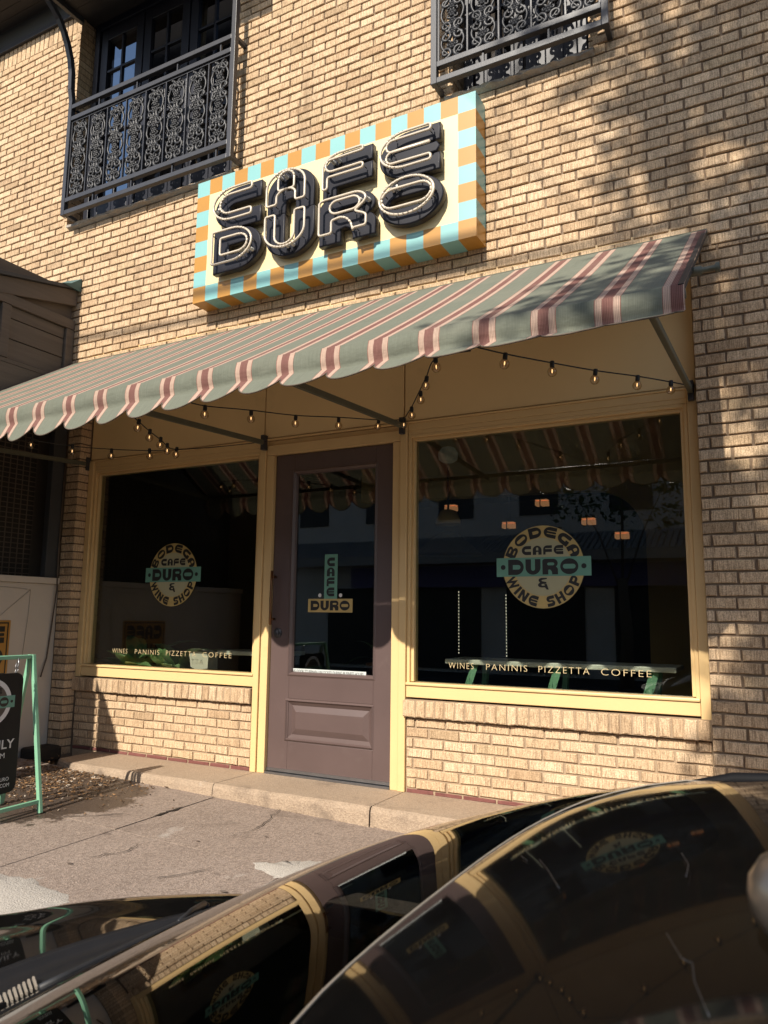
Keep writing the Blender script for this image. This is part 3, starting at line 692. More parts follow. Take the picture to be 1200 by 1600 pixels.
# door
DY = .030
dx0, dx1, dz0, dz1 = -3.192, -2.234, -1.040, 1.148
gx0, gx1, gz0, gz1 = -3.030, -2.372, -.390, 1.016
px0, px1, pz0, pz1 = -3.055, -2.362, -.838, -.556
mb = MB()
mb.box(dx0, gx0, DY, DY+.045, dz0, dz1); mb.box(gx1, dx1, DY, DY+.045, dz0, dz1)
mb.box(gx0, gx1, DY, DY+.045, gz1, dz1); mb.box(gx0, gx1, DY, DY+.045, pz1, gz0); mb.box(gx0, gx1, DY, DY+.045, dz0, pz0)
door = build(mb, 'door', M['plum'], shop, bevel=.003)
mb = MB()
for (a0, a1, b0, b1) in ((px0, px1, pz0, pz1),):
    for o, i, yo, yi in ((0, .012, DY, DY-.010), (.012, .022, DY-.010, DY+.004), (.022, .045, DY+.004, DY+.020), (.045, .085, DY+.020, DY+.004)):
        A = [(a0+o, yo, b0+o), (a1-o, yo, b0+o), (a1-o, yo, b1-o), (a0+o, yo, b1-o)]; B = [(a0+i, yi, b0+i), (a1-i, yi, b0+i), (a1-i, yi, b1-i), (a0+i, yi, b1-i)]
        mb.add(A+B, [(j, (j+1) % 4, 4+(j+1) % 4, 4+j) for j in range(4)])
    i = .085; mb.quad((a0+i, DY+.004, b0+i), (a1-i, DY+.004, b0+i), (a1-i, DY+.004, b1-i), (a0+i, DY+.004, b1-i))
mb.box(gx0, gx1, DY+.022, DY+.044, pz0+.0, pz1-.0)
build(mb, 'door_panel', M['plum'], door)
mb = MB()
for o, i, yo, yi in ((-.016, -.004, DY, DY-.008), (-.004, .010, DY-.008, DY+.010), (.010, .016, DY+.010, DY+.030)):
    A = [(gx0+o, yo, gz0+o), (gx1-o, yo, gz0+o), (gx1-o, yo, gz1-o), (gx0+o, yo, gz1-o)]; B = [(gx0+i, yi, gz0+i), (gx1-i, yi, gz0+i), (gx1-i, yi, gz1-i), (gx0+i, yi, gz1-i)]
    mb.add(A+B, [(j, (j+1) % 4, 4+(j+1) % 4, 4+j) for j in range(4)])
build(mb, 'glazing_bead', M['plum'], door)
mb = MB(); mb.box(gx0, gx1, DY+.028, DY+.033, gz0, gz1); build(mb, 'door_pane', M['glass'], door)
yd = DY+.0265
put('door_emblem', rect_mesh(.104, .305), M['badge_green'], door, (-2.726, yd, .2725))
put('door_emblem', rect_mesh(.355, .091), M['badge_gold'], door, (-2.7285, yd-.0003, .0755))
for i, ch in enumerate('CAFE'): put('door_lettering', deco_line(ch, .060, .062), M['black_print'], door, (-2.727, yd-.0012, .342-i*.068))
put('door_lettering', deco_line('DURO', .066, .312, .12), M['black_print'], door, (-2.728, yd-.0015, .043))
for s in (-2.812, -2.646): put('door_dot', disc_mesh(.013), M['white_print'], door, (s, yd, .145))
put('door_notice', rect_mesh(.612, .036), M['notice'], door, (-2.746, yd, -.372))
put('notice_lettering', font_mesh('THIS DOOR TO REMAIN UNLOCKED DURING BUSINESS HOURS', .575, .022), M['black_print'], door, (-2.746, yd-.0012, -.383))
mb = MB(); mb.tube([(-3.165, DY-.005, .275), (-3.165, DY-.05, .275)], .009); mb.tube([(-3.165, DY-.005, -.02), (-3.165, DY-.05, -.02)], .009)
mb.tube([(-3.165, DY-.05, .315), (-3.165, DY-.055, .22), (-3.165, DY-.058, .12), (-3.165, DY-.055, .03), (-3.165, DY-.05, -.06)], .0085); build(mb, 'handle', M['bronze'], door, smooth=True)
mb = MB(); mb.lathe([(.034, 0), (.034, .006), (.022, .012), (.022, .022), (.016, .026)], (-3.135, DY, -.115), 20, 'y'); build(mb, 'lock', M['iron'], door, angle=40)
for zz in (.90, .30, -.35, -.80):
    mb = MB(); mb.tube([(-2.232, DY-.006, zz-.05), (-2.232, DY-.006, zz+.05)], .007); build(mb, 'hinge', M['steel'], door)
mb = MB(); mb.box(dx0, dx1, DY-.008, DY+.03, -1.041, -1.022); mb.box(dx0-.0, dx1+.0, DY-.03, DY+.05, -1.059, -1.046); build(mb, 'door_sweep', M['steel'], door)

# low brick walls below the windows
def low_wall(x0, x1, label, seed):
    t = thing('low_brick_wall', label, 'brick wall', (0, 0, 0), 'low walls under the shop windows')
    ztop, zred = -.612, -1.035
    c = (ztop-zred)/7
    bs = rows(x0, x1, zred, ztop, (), c, BL, seed=seed, xoff=.06)
    brick_objects(bs, 0.0, t, 300)
    x = x0-.012; rg = random.Random(seed); i = 0
    while x < x1-.02:
        w = rg.uniform(.057, .070) if i else .088
        w = min(w, x1-x)
        v = brick_variant(seed*100+i, w-.008, .100, .06, .003, .006)
        o = link('soldier_brick', v.mesh('brick', M['brick']), t, (x+w/2, -.034+rg.uniform(-.003, .003), -.555)); o.rotation_euler = (rg.uniform(-.04, .0), rg.uniform(-.02, .02), 0)
        x += w; i += 1
    x = x0
    while x < x1-.03:
        w = min(BL*rg.uniform(.9, 1.05), x1-x); v = brick_variant(seed*300+i, w-.012, .024, .05, .003, .004); i += 1
        link('red_brick', v.mesh('brick', M['red_brick']), t, (x+w/2, .004, -1.050)); x += w
    mb = MB(); mb.box(x0, x1, .011, .10, -1.3, -.605); mb.box(x0, x1, -.026, .10, -.606, -.502); build(mb, 'mortar_core', M['pale_mortar'], t)
    return t
low_wall(-5.098, -3.315, 'low brick wall under the left shop window, beside the green sandwich board', 21)
low_wall(-2.120, -.362, 'low brick wall under the right shop window, partly hidden by the black car', 22)
mb = MB(); mb.box(-5.098, -.362, .10, .14, -1.3, -.49); build(mb, 'stall_backing', M['room'], shop)

# =================================================================== SIGN
SY = -.275
sg = thing('neon_sign', 'cream neon cafe sign with aqua and ochre checked border above the striped awning', 'sign')
sx0, sx1, sz0, sz1 = -3.789, -1.530, 2.306, 3.272
NXQ, NZQ = 19, 8
qx, qz = (sx1-sx0)/NXQ, (sz1-sz0)/NZQ
mb = MB()
for i in range(NXQ):
    for j in range(NZQ):
        if 0 < i < NXQ-1 and 0 < j < NZQ-1: continue
        mi = 0 if (i+j) % 2 == 1 else 1
        a, b, c, d = sx0+i*qx, sx0+(i+1)*qx, sz0+j*qz, sz0+(j+1)*qz
        mb.quad((a, SY, c), (b, SY, c), (b, SY, d), (a, SY, d), mi)
        if j == 0: mb.quad((a, SY, c), (a, WY-.002, c), (b, WY-.002, c), (b, SY, c), mi)
        if j == NZQ-1: mb.quad((a, SY, d), (b, SY, d), (b, WY-.002, d), (a, WY-.002, d), mi)
        if i == 0: mb.quad((a, SY, c), (a, SY, d), (a, WY-.002, d), (a, WY-.002, c), mi)
        if i == NXQ-1: mb.quad((b, SY, c), (b, WY-.002, c), (b, WY-.002, d), (b, SY, d), mi)
build(mb, 'checked_border', [M['aqua'], M['ochre']], sg)
mb = MB(); mb.quad((sx0+qx, SY, sz0+qz), (sx1-qx, SY, sz0+qz), (sx1-qx, SY, sz1-qz), (sx0+qx, SY, sz1-qz)); build(mb, 'face_panel', M['sign_cream'], sg)
def inset(c, d):
    P = [Vector(p) for p in c]; n = len(P)
    ar = sum(P[i].x*P[(i+1) % n].y-P[(i+1) % n].x*P[i].y for i in range(n)); s = 1 if ar > 0 else -1
    out = []
    for i in range(n):
        a = P[i]-P[i-1]; b = P[(i+1) % n]-P[i]
        if a.length < 1e-6 or b.length < 1e-6: continue
        a.normalize(); b.normalize(); na, nb = Vector((-a.y, a.x))*s, Vector((-b.y, b.x))*s
        m = na+nb
        if m.length < 1e-4: continue
        m.normalize(); out.append(P[i]+m*d/max(.5, m.dot(na)))
    return out
def sharpen(pts, rad=.018):
    out = []; n = len(pts)
    for i in range(n):
        a, p, b = pts[i-1], pts[i], pts[(i+1) % n]
        if (a-p).length > rad*1.2 and (b-p).length > rad*1.2:
            q0 = p+(a-p).normalized()*rad; q1 = p+(b-p).normalized()*rad
            for k in range(5): t_ = k/4; out.append((q0*(1-t_)**2+p*2*t_*(1-t_)+q1*t_**2))
        else: out.append(p)
    return out
LD = .068
def sign_letter(ch, x0, x1, z0, z1):
    w, cs = glyph(ch); sx, sz = (x1-x0)/w, z1-z0
    cc = [[(px*sx, py*sz) for px, py in c] for c in cs]
    me = curve_mesh(cc, LD-.012, .008)
    me.materials.append(M['letter_grey']); me.materials.append(M['letter_side'])
    for p in me.polygons:
        p.material_index = 0 if p.normal.y < -.3 else 1
    o = link('letter', me, sg); o.location = (x0, SY-.012, z0)
    # tin standoff behind the channel letter
    for k, c in enumerate(cc):
        dn = .030 if k == 0 else -.018
        pts = sharpen(inset(c, dn)); tb = MB(); tb.tube([(p.x, -LD-.048, p.y) for p in pts], .0082, 8, True)
        t_ = build(tb, 'neon_tube', M['neon'], o, smooth=True)
        st = MB(); n = len(pts)
        for q in range(0, n, max(1, n//6)):
            p = pts[q]; st.tube([(p.x, -LD+.002, p.y), (p.x, -LD-.044, p.y)], .004, 6)
        kind(build(st, 'tube_support', M['steel'], o, smooth=True), 'stuff')
    el = MB(); c0 = inset(cc[0], .05); p = c0[len(c0)//3]; 
    for d_ in (-.022, .022):
        el.lathe([(.0, 0), (.013, .0), (.013, .02), (.008, .026), (.008, .045), (0.001, .047)], (p.x+d_, -LD+.004, p.y), 10, 'y')
    kind(build(el, 'electrode_cap', M['paper'], o, angle=40), 'stuff')
r1b, r1t, r2b, r2t = 2.782, 3.082, 2.462, 2.768
for ch, a, b in (('C', -3.540, -3.135), ('A', -3.062, -2.684), ('F', -2.600, -2.232), ('E', -2.165, -1.750)): sign_letter(ch, a, b, r1b, r1t)
for ch, a, b in (('D', -3.540, -3.125), ('U', -3.068, -2.680), ('R', -2.622, -2.195), ('O', -2.167, -1.728)): sign_letter(ch, a, b, r2b, r2t)

# =================================================================== BALCONIES
def spiral(cx, cz, r0, a0, turns, sgn, n=22, shrink=.18):
    return [(cx+sgn*(r0*(1-(1-shrink)*i/n))*math.cos(R(a0)+2*math.pi*turns*i/n), (cz+(r0*(1-(1-shrink)*i/n))*math.sin(R(a0)+2*math.pi*turns*i/n))) for i in range(n+1)]
def scroll_panel(w, h):
    mb = MB(); s = w/.22
    def T(pts, r=.0075): mb.tube([(x, random.uniform(-.002, .002), z) for x, z in pts], [r*(1-.35*i/len(pts)) for i in range(len(pts))], 6)
    for sg_ in (-1, 1):
        for cz, up in ((.90, 1), (.66, -1), (.56, 1), (.32, -1), (.22, 1), (.06, -1)):
            cx = sg_*.052*s; z = cz*h
            T(spiral(cx, z, .046*s, 90 if up > 0 else -90, 1.25*up, sg_), .0135)
        for z0, z1 in ((.95, .60), (.62, .28), (.30, .02)):
            T([(sg_*s*(.012+.075*math.sin(math.pi*k/12)), h*(z0+(z1-z0)*k/12)) for k in range(13)], .0105)
        for cz, up in ((.83, -1), (.75, 1), (.48, -1), (.42, 1), (.14, 1)):
            T(spiral(sg_*.030*s, cz*h, .026*s, 90 if up > 0 else -90, 1.0*up, sg_, 14), .0095)
    for cz in (.78, .70, .44, .36, .12, .60, .52, .90, .26):
        for q in range(7):
            a = 2*math.pi*q/6; rr = 0 if q == 6 else .020*s
            mb.lathe([(.0005, .014), (.010, .009), (.0145, 0), (.009, -.009), (.0005, -.013)], (rr*math.cos(a), -.002, cz*h+rr*math.sin(a)), 6, 'y')
    return mb.mesh('scroll_panel', M['scroll'], True)
def balcony(x0, x1, y, zb, zt, n, label, left_curve):
    t = thing('balcony_railing', label, 'balcony railing', (0, 0, 0), 'iron balcony railings of the upper windows')
    I = M['iron']; w = .042
    z1, z2 = zb+.021, zb+.135      # bottom rail, panel rail (centres)
    z3, z4 = zt-.135, zt-.02
    for zz, nm in ((z1, 'bottom_rail'), (z2, 'rail'), (z3, 'rail'), (z4, 'top_rail')):
        mb = MB(); mb.box(x0+w, x1-w, y-.02, y+.02, zz-.02, zz+.02); build(mb, nm, I, t, bevel=.003)
    mb = MB(); mb.box(x1-w, x1, y-.022, y+.022, zb, zt+1.1); build(mb, 'post', I, t, bevel=.003)
    if left_curve:
        mb = MB(); pts = [(x0+w/2, y, zb), (x0+w/2, y, zt+.05)]
        for yy, zz in ((-.255, 4.62), (-.262, 4.78), (-.285, 4.90), (-.328, 5.02), (-.375, 5.11), (-.43, 5.193), (-.55, 5.285), (-.70, 5.35), (-.88, 5.40), (-1.06, 5.415)): pts.append((x0+w/2, yy, zz))
        for i in range(len(pts)-1): mb.bar(pts[i], pts[i+1], .042, .042, up=(1, 0, 0))
        build(mb, 'post', I, t)
    else:
        mb = MB(); mb.box(x0, x0+w, y-.022, y+.022, zb, zt+1.1); build(mb, 'post', I, t, bevel=.003)
    for zz in (z1, z4):                 # side returns to the wall
        for x in (x0+w/2, x1-w/2):
            mb = MB(); mb.box(x-.015, x+.015, y+.022, WY+.004, zz-.015, zz+.015); build(mb, 'wall_bracket', I, t)
    pw = (x1-x0-2*w)/n; h = z3-z2-.046
    me = scroll_panel(pw*.94, h)
    mb = MB(); mb.box(x0+w+.002, x0+w+.014, y-.006, y+.006, z2+.02, z3-.02); mb.box(x0+w+.014, x1-w-.014, y-.006, y+.006, z3-.034, z3-.022); mb.box(x1-w-.014, x1-w-.002, y-.006, y+.006, z2+.02, z3-.02)
    build(mb, 'inner_frame', I, t)
    for i in range(n):
        o = link('scroll_panel', me, t, (x0+w+pw*(i+.5), y, z2+.024))
        if i: mb = MB(); mb.box(x0+w+pw*i-.005, x0+w+pw*i+.005, y-.008, y+.008, z2+.02, z3-.034); build(mb, 'baluster', I, t)
    for x in [x0+w+pw*(i+.5) for i in range(1, n, 2)]:
        mb = MB(); mb.box(x-.006, x+.006, y-.008, y+.008, z1+.02, z2-.02); build(mb, 'spacer', I, t)
        mb = MB(); mb.box(x-.006, x+.006, y-.008, y+.008, z3+.02, z4-.02); build(mb, 'spacer', I, t)
    return t
balcony(-5.385, -3.505, -.235, 3.43, 4.475, 8, 'black iron balcony railing on the left with curved bracket, beside the neon sign', True)
balcony(-1.85, -.715, -.235, 3.435, 4.475, 5, 'black iron balcony railing above the neon sign, half in tree shade', False)

# =================================================================== AWNING
awn = thing('striped_awning', 'sage green awning with brown and pink stripes and scalloped edge over the shopfront', 'awning')
AX0, AX1, AYB, AZB, AYF, AZF = -5.255, -.258, WY-.012, 2.112, -1.50, 1.228
nx = 200
def aw_s(x): return .006*math.sin(x*2.1)+.004*math.sin(x*5.3+1)
rowsP = []
for k in range(13):
    f = k/12; r_ = []
    for i in range(nx+1):
        x = AX0+(AX1-AX0)*i/nx; sag = -.010*math.sin(math.pi*f)*(1+.5*math.sin(x*3.9))
        r_.append((x, AYB+(AYF-AYB)*f, AZB+(AZF-AZB)*f+sag+aw_s(x)*f))
    rowsP.append(r_)
mb = MB(); mb.grid(rowsP); build(mb, 'canopy', M['awning'], awn, smooth=True)
nv = 21*24; rowsP = [[] for _ in range(13)]
for i in range(nv+1):
    x = AX0+(AX1-AX0)*i/nv
    u = ((x-AX0_ if False else x-AW_X0)/AW_P) % 1.0
    lob = max(0, math.sin(math.pi*u))**.52
    t = min(1, max(0, (x+5.2)/4.6)); bend = R(20+46*t**1.5)
    drop, flap = .104, .036+.108*lob
    wob = .010*math.sin(x*7.1)+.008*math.sin(x*17.0)
    billow = .02*math.sin(math.pi*u)
    for k in range(13):
        if k <= 6:
            f = k/6; rowsP[k].append((x, AYF-.004-.012*math.sin(math.pi*f)+wob*f*.5, AZF+aw_s(x)-drop*f))
        else:
            f = (k-6)/6; rowsP[k].append((x, AYF-.004+wob*.5-math.sin(bend)*flap*f-billow*f*(1-f)*.6, AZF+aw_s(x)-drop-math.cos(bend)*flap*f))
mb = MB(); mb.grid(rowsP); build(mb, 'valance', M['awning'], awn, smooth=True)
mb = MB(); mb.tube([p for p in rowsP[12]], .0035, 5); build(mb, 'hem_piping', M['bark'], awn, smooth=True)
mb = MB(); mb.tube([(AX0, AYF+.025, AZF-.035), (AX1, AYF+.025, AZF-.035)], .018, 10); build(mb, 'front_bar', M['arm'], awn, smooth=True)
mb = MB(); mb.tube([(AX0, WY-.03, AZB-.03), (AX1, WY-.03, AZB-.03)], .02, 10); mb.lathe([(.012, 0), (.02, .005), (.02, .05), (.012, .055), (.012, .10), (.022, .105), (.022, .12)], (AX1-.02, -1.10, 1.44), 10, 'x'); build(mb, 'roller', M['arm'], awn, smooth=True)
for x in (AX1-.012, AX0+.012): mb = MB(); mb.bar((x, AYB, AZB-.02), (x, AYF, AZF-.02), .02, .03); build(mb, 'side_rail', M['black'], awn)
for x, xe in ((-.388, -.392), (-2.150, -2.150), (-3.272, -3.272), (-5.108, -5.108)):
    mb = MB(); mb.bar((x, -.03, 1.245), (xe, AYF+.02, AZF-.06), .026, .034); o = build(mb, 'arm', M['arm'], awn, bevel=.004)
    mb = MB(); mb.box(x-.016, x+.016, -.045, -.0, 1.19, 1.30); build(mb, 'hinge_plate', M['iron'], o, bevel=.003)

# =================================================================== STRING LIGHTS
def bulb_mesh():
    g = MB(); R0 = .021
    g.lathe([(.0005, -.001), (.010, .002)]+[(R0*math.sin(a), -.026-R0*.0+.026-.024-R0*math.cos(a)*-1*-1) for a in [R(40+140*k/9) for k in range(10)]], (0, 0, 0), 14)
    return g
def make_bulb():
    g = MB(); prof = [(.0105, -.030)]+[(.0205*math.sin(R(150-150*k/10)), -.050+.0205*math.cos(R(30+150*k/10))) for k in range(1, 11)]
    g.lathe([(.0115, -.030), (.0175, -.0365), (.0225, -.045), (.0240, -.054), (.0225, -.063), (.0178, -.0705), (.0100, -.0760), (.0005, -.0775)], (0, 0, 0), 16); bm_ = g.mesh('bulb', M['bulb_glass'], True)
    s = MB(); s.lathe([(.006, .002), (.0105, 0), (.0115, -.010), (.0115, -.026), (.0098, -.031)], (0, 0, 0), 12); sm = s.mesh('socket', M['black'], True)
    f = MB(); f.lathe([(.0005, -.040), (.0022, -.042), (.0030, -.050), (.0022, -.057), (.0005, -.059)], (0, 0, 0), 8); fm = f.mesh('filament', M['filament'], True)
    return bm_, sm, fm
BULB = make_bulb()
def pix(px, py, y):
    d = CR*((px-600)/F_PX)-CU*((py-800)/F_PX)+_f; t = (y-CAM.y)/d.y; return CAM+d*t
def strand(label, path, bulbs):
    t = thing('string_lights', label, 'string lights', (0, 0, 0), 'strings of small bulbs under the awning')
    P = [pix(*p) if len(p) == 3 and p[0] > 3 else Vector(p) for p in path]
    # smooth cable through the given points
    pts = []
    for i in range(len(P)-1):
        p0, p1, p2, p3 = P[max(0, i-1)], P[i], P[i+1], P[min(len(P)-1, i+2)]
        for k in range(8):
            s = k/8; pts.append(.5*((2*p1)+(p2-p0)*s+(2*p0-5*p1+4*p2-p3)*s*s+(-p0+3*p1-3*p2+p3)*s**3))
    pts.append(P[-1]); mb = MB(); mb.tube(pts, .0035, 6); build(mb, 'cable', M['black'], t, smooth=True)
    for b in bulbs:
        q = pix(*b)+Vector((0, 0, .050))
        o = link('bulb', BULB[0], t, q); o.rotation_euler = (random.uniform(-.12, .12), random.uniform(-.12, .12), 0)
        link('socket', BULB[1], o); link('filament', BULB[2], o)
strand('string of clear bulbs sagging across the fascia above the right window', [(1080, 603, -.04), (1049, 597, -.14), (997, 588, -.35), (931, 579, -.6), (863, 567, -.82), (790, 553, -1.1), (735, 540, -1.42)],
       [(1049, 609, -.14), (997, 601, -.35), (931, 592, -.6), (863, 580, -.82), (790, 568, -1.1)])
strand('short steep string of clear bulbs above the door frame corner', [(735, 548, -1.42), (681, 560, -1.1), (666, 589, -.75), (655, 612, -.5), (643, 636, -.3), (631, 655, -.06)],
       [(680, 573, -1.1), (667, 602, -.75), (657, 624, -.5), (643, 648, -.3), (631, 664, -.06)])
strand('string of clear bulbs running above the plum door', [(631, 656, -.06), (592, 656, -.15), (529, 652, -.35), (462, 649, -.6), (392, 641, -.9), (320, 634, -1.2), (285, 625, -1.42)],
       [(592, 666, -.15), (529, 664, -.35), (462, 661, -.6), (392, 654, -.9), (320, 647, -1.2)])
strand('loop of clear bulbs hanging above the left window', [(196, 640, -1.42), (217, 659, -1.2), (234, 674, -1.0), (251, 687, -.8), (261, 696, -.65), (276, 702, -.5), (340, 698, -.2), (416, 690, -.03)],
       [(217, 668, -1.2), (234, 683, -1.0), (251, 695, -.8), (261, 704, -.65), (276, 710, -.5)])
strand('string of clear bulbs in front of the brick pilaster at the left', [(20, 690, -1.2), (49, 688, -1.0), (113, 697, -.75), (174, 702, -.62), (233, 704, -.56), (262, 703, -.5)],
       [(49, 695, -1.0), (113, 705, -.75), (174, 712, -.62), (233, 712, -.56)])

# =================================================================== NEIGHBOUR BUILDING (left)
NX = -5.262
nb = thing('neighbour_building', 'dark grey boarded building with pale plaster base at the left edge', 'building')
def side(boxes, name, mat, bev=.004):
    mb = MB()
    for (y0, y1, z0, z1, d0, d1) in boxes: mb.box(NX+d0, NX+d1, y0, y1, z0, z1)
    return build(mb, name, mat, nb, bevel=bev)
def roofz(y): return 2.80+.225*y
mb = MB(); mb.add([(NX+d, y, z) for d in (0, -.05) for y, z in ((-2.4, roofz(-2.4)-.14), (-.116, roofz(-.116)-.14), (-.116, roofz(-.116)), (-2.4, roofz(-2.4)))], [(0, 1, 2, 3), (7, 6, 5, 4), (0, 4, 5, 1), (2, 6, 7, 3), (3, 7, 4, 0), (1, 5, 6, 2)])
build(mb, 'barge_board', M['weather_wood'], nb, bevel=.004)
mb = MB(); mb.add([(x, y, roofz(y)+dz) for x in (NX+.03, NX-3) for y, dz in ((-2.5, .003), (-.116, .003), (-.116, .03), (-2.5, .03))], [(0, 1, 2, 3), (7, 6, 5, 4), (0, 4, 5, 1), (2, 6, 7, 3), (3, 7, 4, 0), (1, 5, 6, 2)]); build(mb, 'roof_edge', M['dark_frame'], nb)
mb = MB(); mb.add([(NX-.15, -.116, roofz(-.116)+.03), (NX+.04, -.116, roofz(-.116)-.02), (NX+.04, -.30, roofz(-.3)+.03), (NX-.15, -.30, roofz(-.3)+.03), (NX-.15, -.116, roofz(-.116)+.12), (NX+.04, -.116, roofz(-.116)+.10), (NX+.04, -.22, roofz(-.3)+.06), (NX-.15, -.26, roofz(-.3)+.06)],
                  [(0, 3, 2, 1), (4, 5, 6, 7), (0, 1, 5, 4), (1, 2, 6, 5), (2, 3, 7, 6), (3, 0, 4, 7)]); build(mb, 'roof_flashing', M['patina'], nb)
# panelled upper wall
side([(-2.4, -.116, 2.415, 2.50, -.05, -.006), (-.195, -.116, 1.98, 2.41, -.05, -.006), (-.79, -.712, 1.98, 2.41, -.05, -.006), (-1.48, -1.40, 1.98, 2.41, -.05, -.006), (-2.4, -.116, 1.94, 1.975, -.05, -.006)], 'panel_frame', M['weather_wood'])
for y0, y1 in ((-.708, -.199), (-1.396, -.794), (-2.1, -1.484)):
    for z0, z1 in ((2.318, 2.412), (2.15, 2.312), (1.98, 2.144)): side([(y0, y1, z0, z1, -.06, -.030)], 'panel_board', M['weather_wood'], .006)
side([(-2.4, -.116, 2.50, 2.78, -.10, -.055)], 'gable_wall', M['weather_wood'])
side([(-2.4, -.116, 1.66, 1.936, -.06, .004)], 'beam', M['weather_wood'])
# dark window band and plaster base
side([(-.235, -.116, .29, 1.655, -.06, .0)], 'window_post', M['dark_frame'])
side([(-2.4, -.24, .29, 1.655, -.22, -.20)], 'window_screen', M['screen'], 0)
mb = MB()
for i in range(34): y = -.30-.06*i; mb.box(NX-.199, NX-.194, y-.004, y+.004, .29, 1.65)
for i in range(34): z = .32+.04*i; mb.box(NX-.1935, NX-.189, -2.4, -.24, z-.003, z+.003)
kind(build(mb, 'screen_mesh', M['bark'], nb), 'stuff')
side([(-2.4, -.106, .238, .288, -.2, .022)], 'ledge', M['plaster'])
side([(-2.4, -.100, -1.3, .236, -.2, .0)], 'plaster_wall', M['plaster'])
side([(-2.4, .02, 1.94, 2.5, -3, -.11), (-2.4, .02, -1.3, 2.0, -3, -.23)], 'inner_wall', M['room'], 0)
mb = MB(); mb.tube([(NX+.012, -.125, 1.3), (NX+.012, -.13, .5), (NX+.03, -.135, .2), (NX+.016, -.15, -.1), (NX+.012, -.17, -.35), (NX+.02, -.22, -.5)], .006, 6)
build(mb, 'conduit', M['bark'], nb, smooth=True)
mb = MB(); mb.tube([(NX+.006, -.65, .20), (NX+.006, -.5, .195), (NX+.006, -.36, .185), (NX+.006, -.362, 0), (NX+.006, -.39, -.35)], .0016, 5); mb.tube([(NX+.006, -.36, .185), (NX+.006, -.52, .05), (NX+.006, -.7, -.1)], .0016, 5); build(mb, 'wall_cable', M['glint_fittings'], nb, smooth=True)
# unseen post added on the street side to throw broad shade on the left corner
side([(-2.36, -2.16, -1.3, 2.2, -.3, .337)], 'shadow_post', M['weather_wood'])
# poster on the plaster wall
po = thing('poster', 'ochre poster with black art deco lettering on the plaster wall behind the sandwich board', 'poster')
pm = rect_mesh(.52, .42, .004); put('poster_sheet', pm, M['ochre'], po, (NX+.003, -.77, -.265), math.pi/2)
put('poster_border', curve_mesh([[(-.245, -.195), (.245, -.195), (.245, .195), (-.245, .195)], [(-.235, -.185), (-.235, .185), (.235, .185), (.235, -.185)]], .0008), M['black_print'], po, (NX+.0072, -.77, -.265), math.pi/2)
put('poster_lettering', deco_line('CAFE', .125, .43, .14), M['black_print'], po, (NX+.0072, -.77, -.225), math.pi/2)
put('poster_lettering', deco_line('DURO', .125, .43, .12), M['black_print'], po, (NX+.0072, -.77, -.395), math.pi/2)
# unseen sloped stand, made up to cast the wedge shadow on the low wall
hs = MB(); a, b = -4.885, -4.64
hs.add([(x, y, z) for y in (-2.17, -2.0) for x, z in ((a, gz(a, -2.1)), (b, gz(b, -2.1)), (b, .52), (a, .98))], [(0, 1, 2, 3), (7, 6, 5, 4), (0, 4, 5, 1), (1, 5, 6, 2), (2, 6, 7, 3), (3, 7, 4, 0)])
tag(build(hs, 'shadow_stand', M['weather_wood']), 'unseen sloped wooden stand added on the pavement to cast a wedge of shade on the low wall', 'stand')
# dark box standing in for grime and shade in the corner, plus valve
cb = thing('grime_shade_box', 'dark box standing in for grime and shade, with a round valve, in the corner by the pilaster', 'dark box')
mb = MB(); mb.box(-5.24, -5.06, -.36, -.115, -1.13, -1.02); build(mb, 'box_body', M['screen'], cb, bevel=.02)
mb = MB(); mb.lathe([(.012, 0), (.026, .002), (.026, .012), (.012, .014)], (-5.10, -.33, -.90), 14, 'y'); mb.tube([(-5.10, -.32, -.90), (-5.10, -.31, -1.03)], .009, 8); build(mb, 'valve', M['steel'], cb, smooth=True)

# =================================================================== SANDWICH BOARD
af = thing('sandwich_board', 'mint green metal frame sandwich board with black hanging panel at the left', 'sandwich board')
ya, yb = -1.262, -1.86
tx, tz = -3.995, -.245
for y in (ya, yb):
    for foot, nm in ((-3.822, 'leg'), (-4.168, 'leg')):
        mb = MB(); z0 = gz(foot, y); mb.bar((foot, y, z0+.001), (tx+(.012 if foot > -4 else -.012), y, tz), .026, .022, up=(0, 1, 0)); build(mb, 'leg', M['green'], af, bevel=.003)
for x in (tx+.012, tx-.014):
    mb = MB(); mb.box(x-.011, x+.011, yb+.014, ya-.014, tz-.022, tz); build(mb, 'top_bar', M['green'], af, bevel=.003)
for foot in (-3.822, -4.168):
    x = foot+(tx-foot)*.075; mb = MB(); z0 = gz(foot, ya)+.065; z1 = gz(foot, yb)+.065; mb.bar((x, yb, z1), (x, ya, z0), .02, .022); build(mb, 'bottom_bar', M['green'], af, bevel=.003)
bx = -3.935
rc = .045
oc = [arc(.20-rc, .33-rc, rc, rc, 0, 90, 6), arc(-.20+rc, .33-rc, rc, rc, 90, 180, 6), arc(-.20+rc, -.33+rc, rc, rc, 180, 270, 6), arc(.20-rc, -.33+rc, rc, rc, 270, 360, 6)]
pan = curve_mesh([sum(oc, [])], .012, .002); pan.materials.append(M['board'])
by, bz = -1.56, -.672
pn = link('hanging_panel', pan, af); pn.location = (bx, by, bz); pn.rotation_euler = (0, 0, math.pi/2)
fx = -.0138
def on_board(name, me, mat, lx, lz, lift=0): me.materials.clear(); me.materials.append(mat); o = link(name, me, pn); o.location = (lx, fx-lift, lz); return o
cz = .175; rr = .132
on_board('panel_emblem', disc_mesh(rr), M['white_print'], .0, cz); on_board('panel_emblem', disc_mesh(rr*.80), M['weather_wood'], .0, cz, .001)
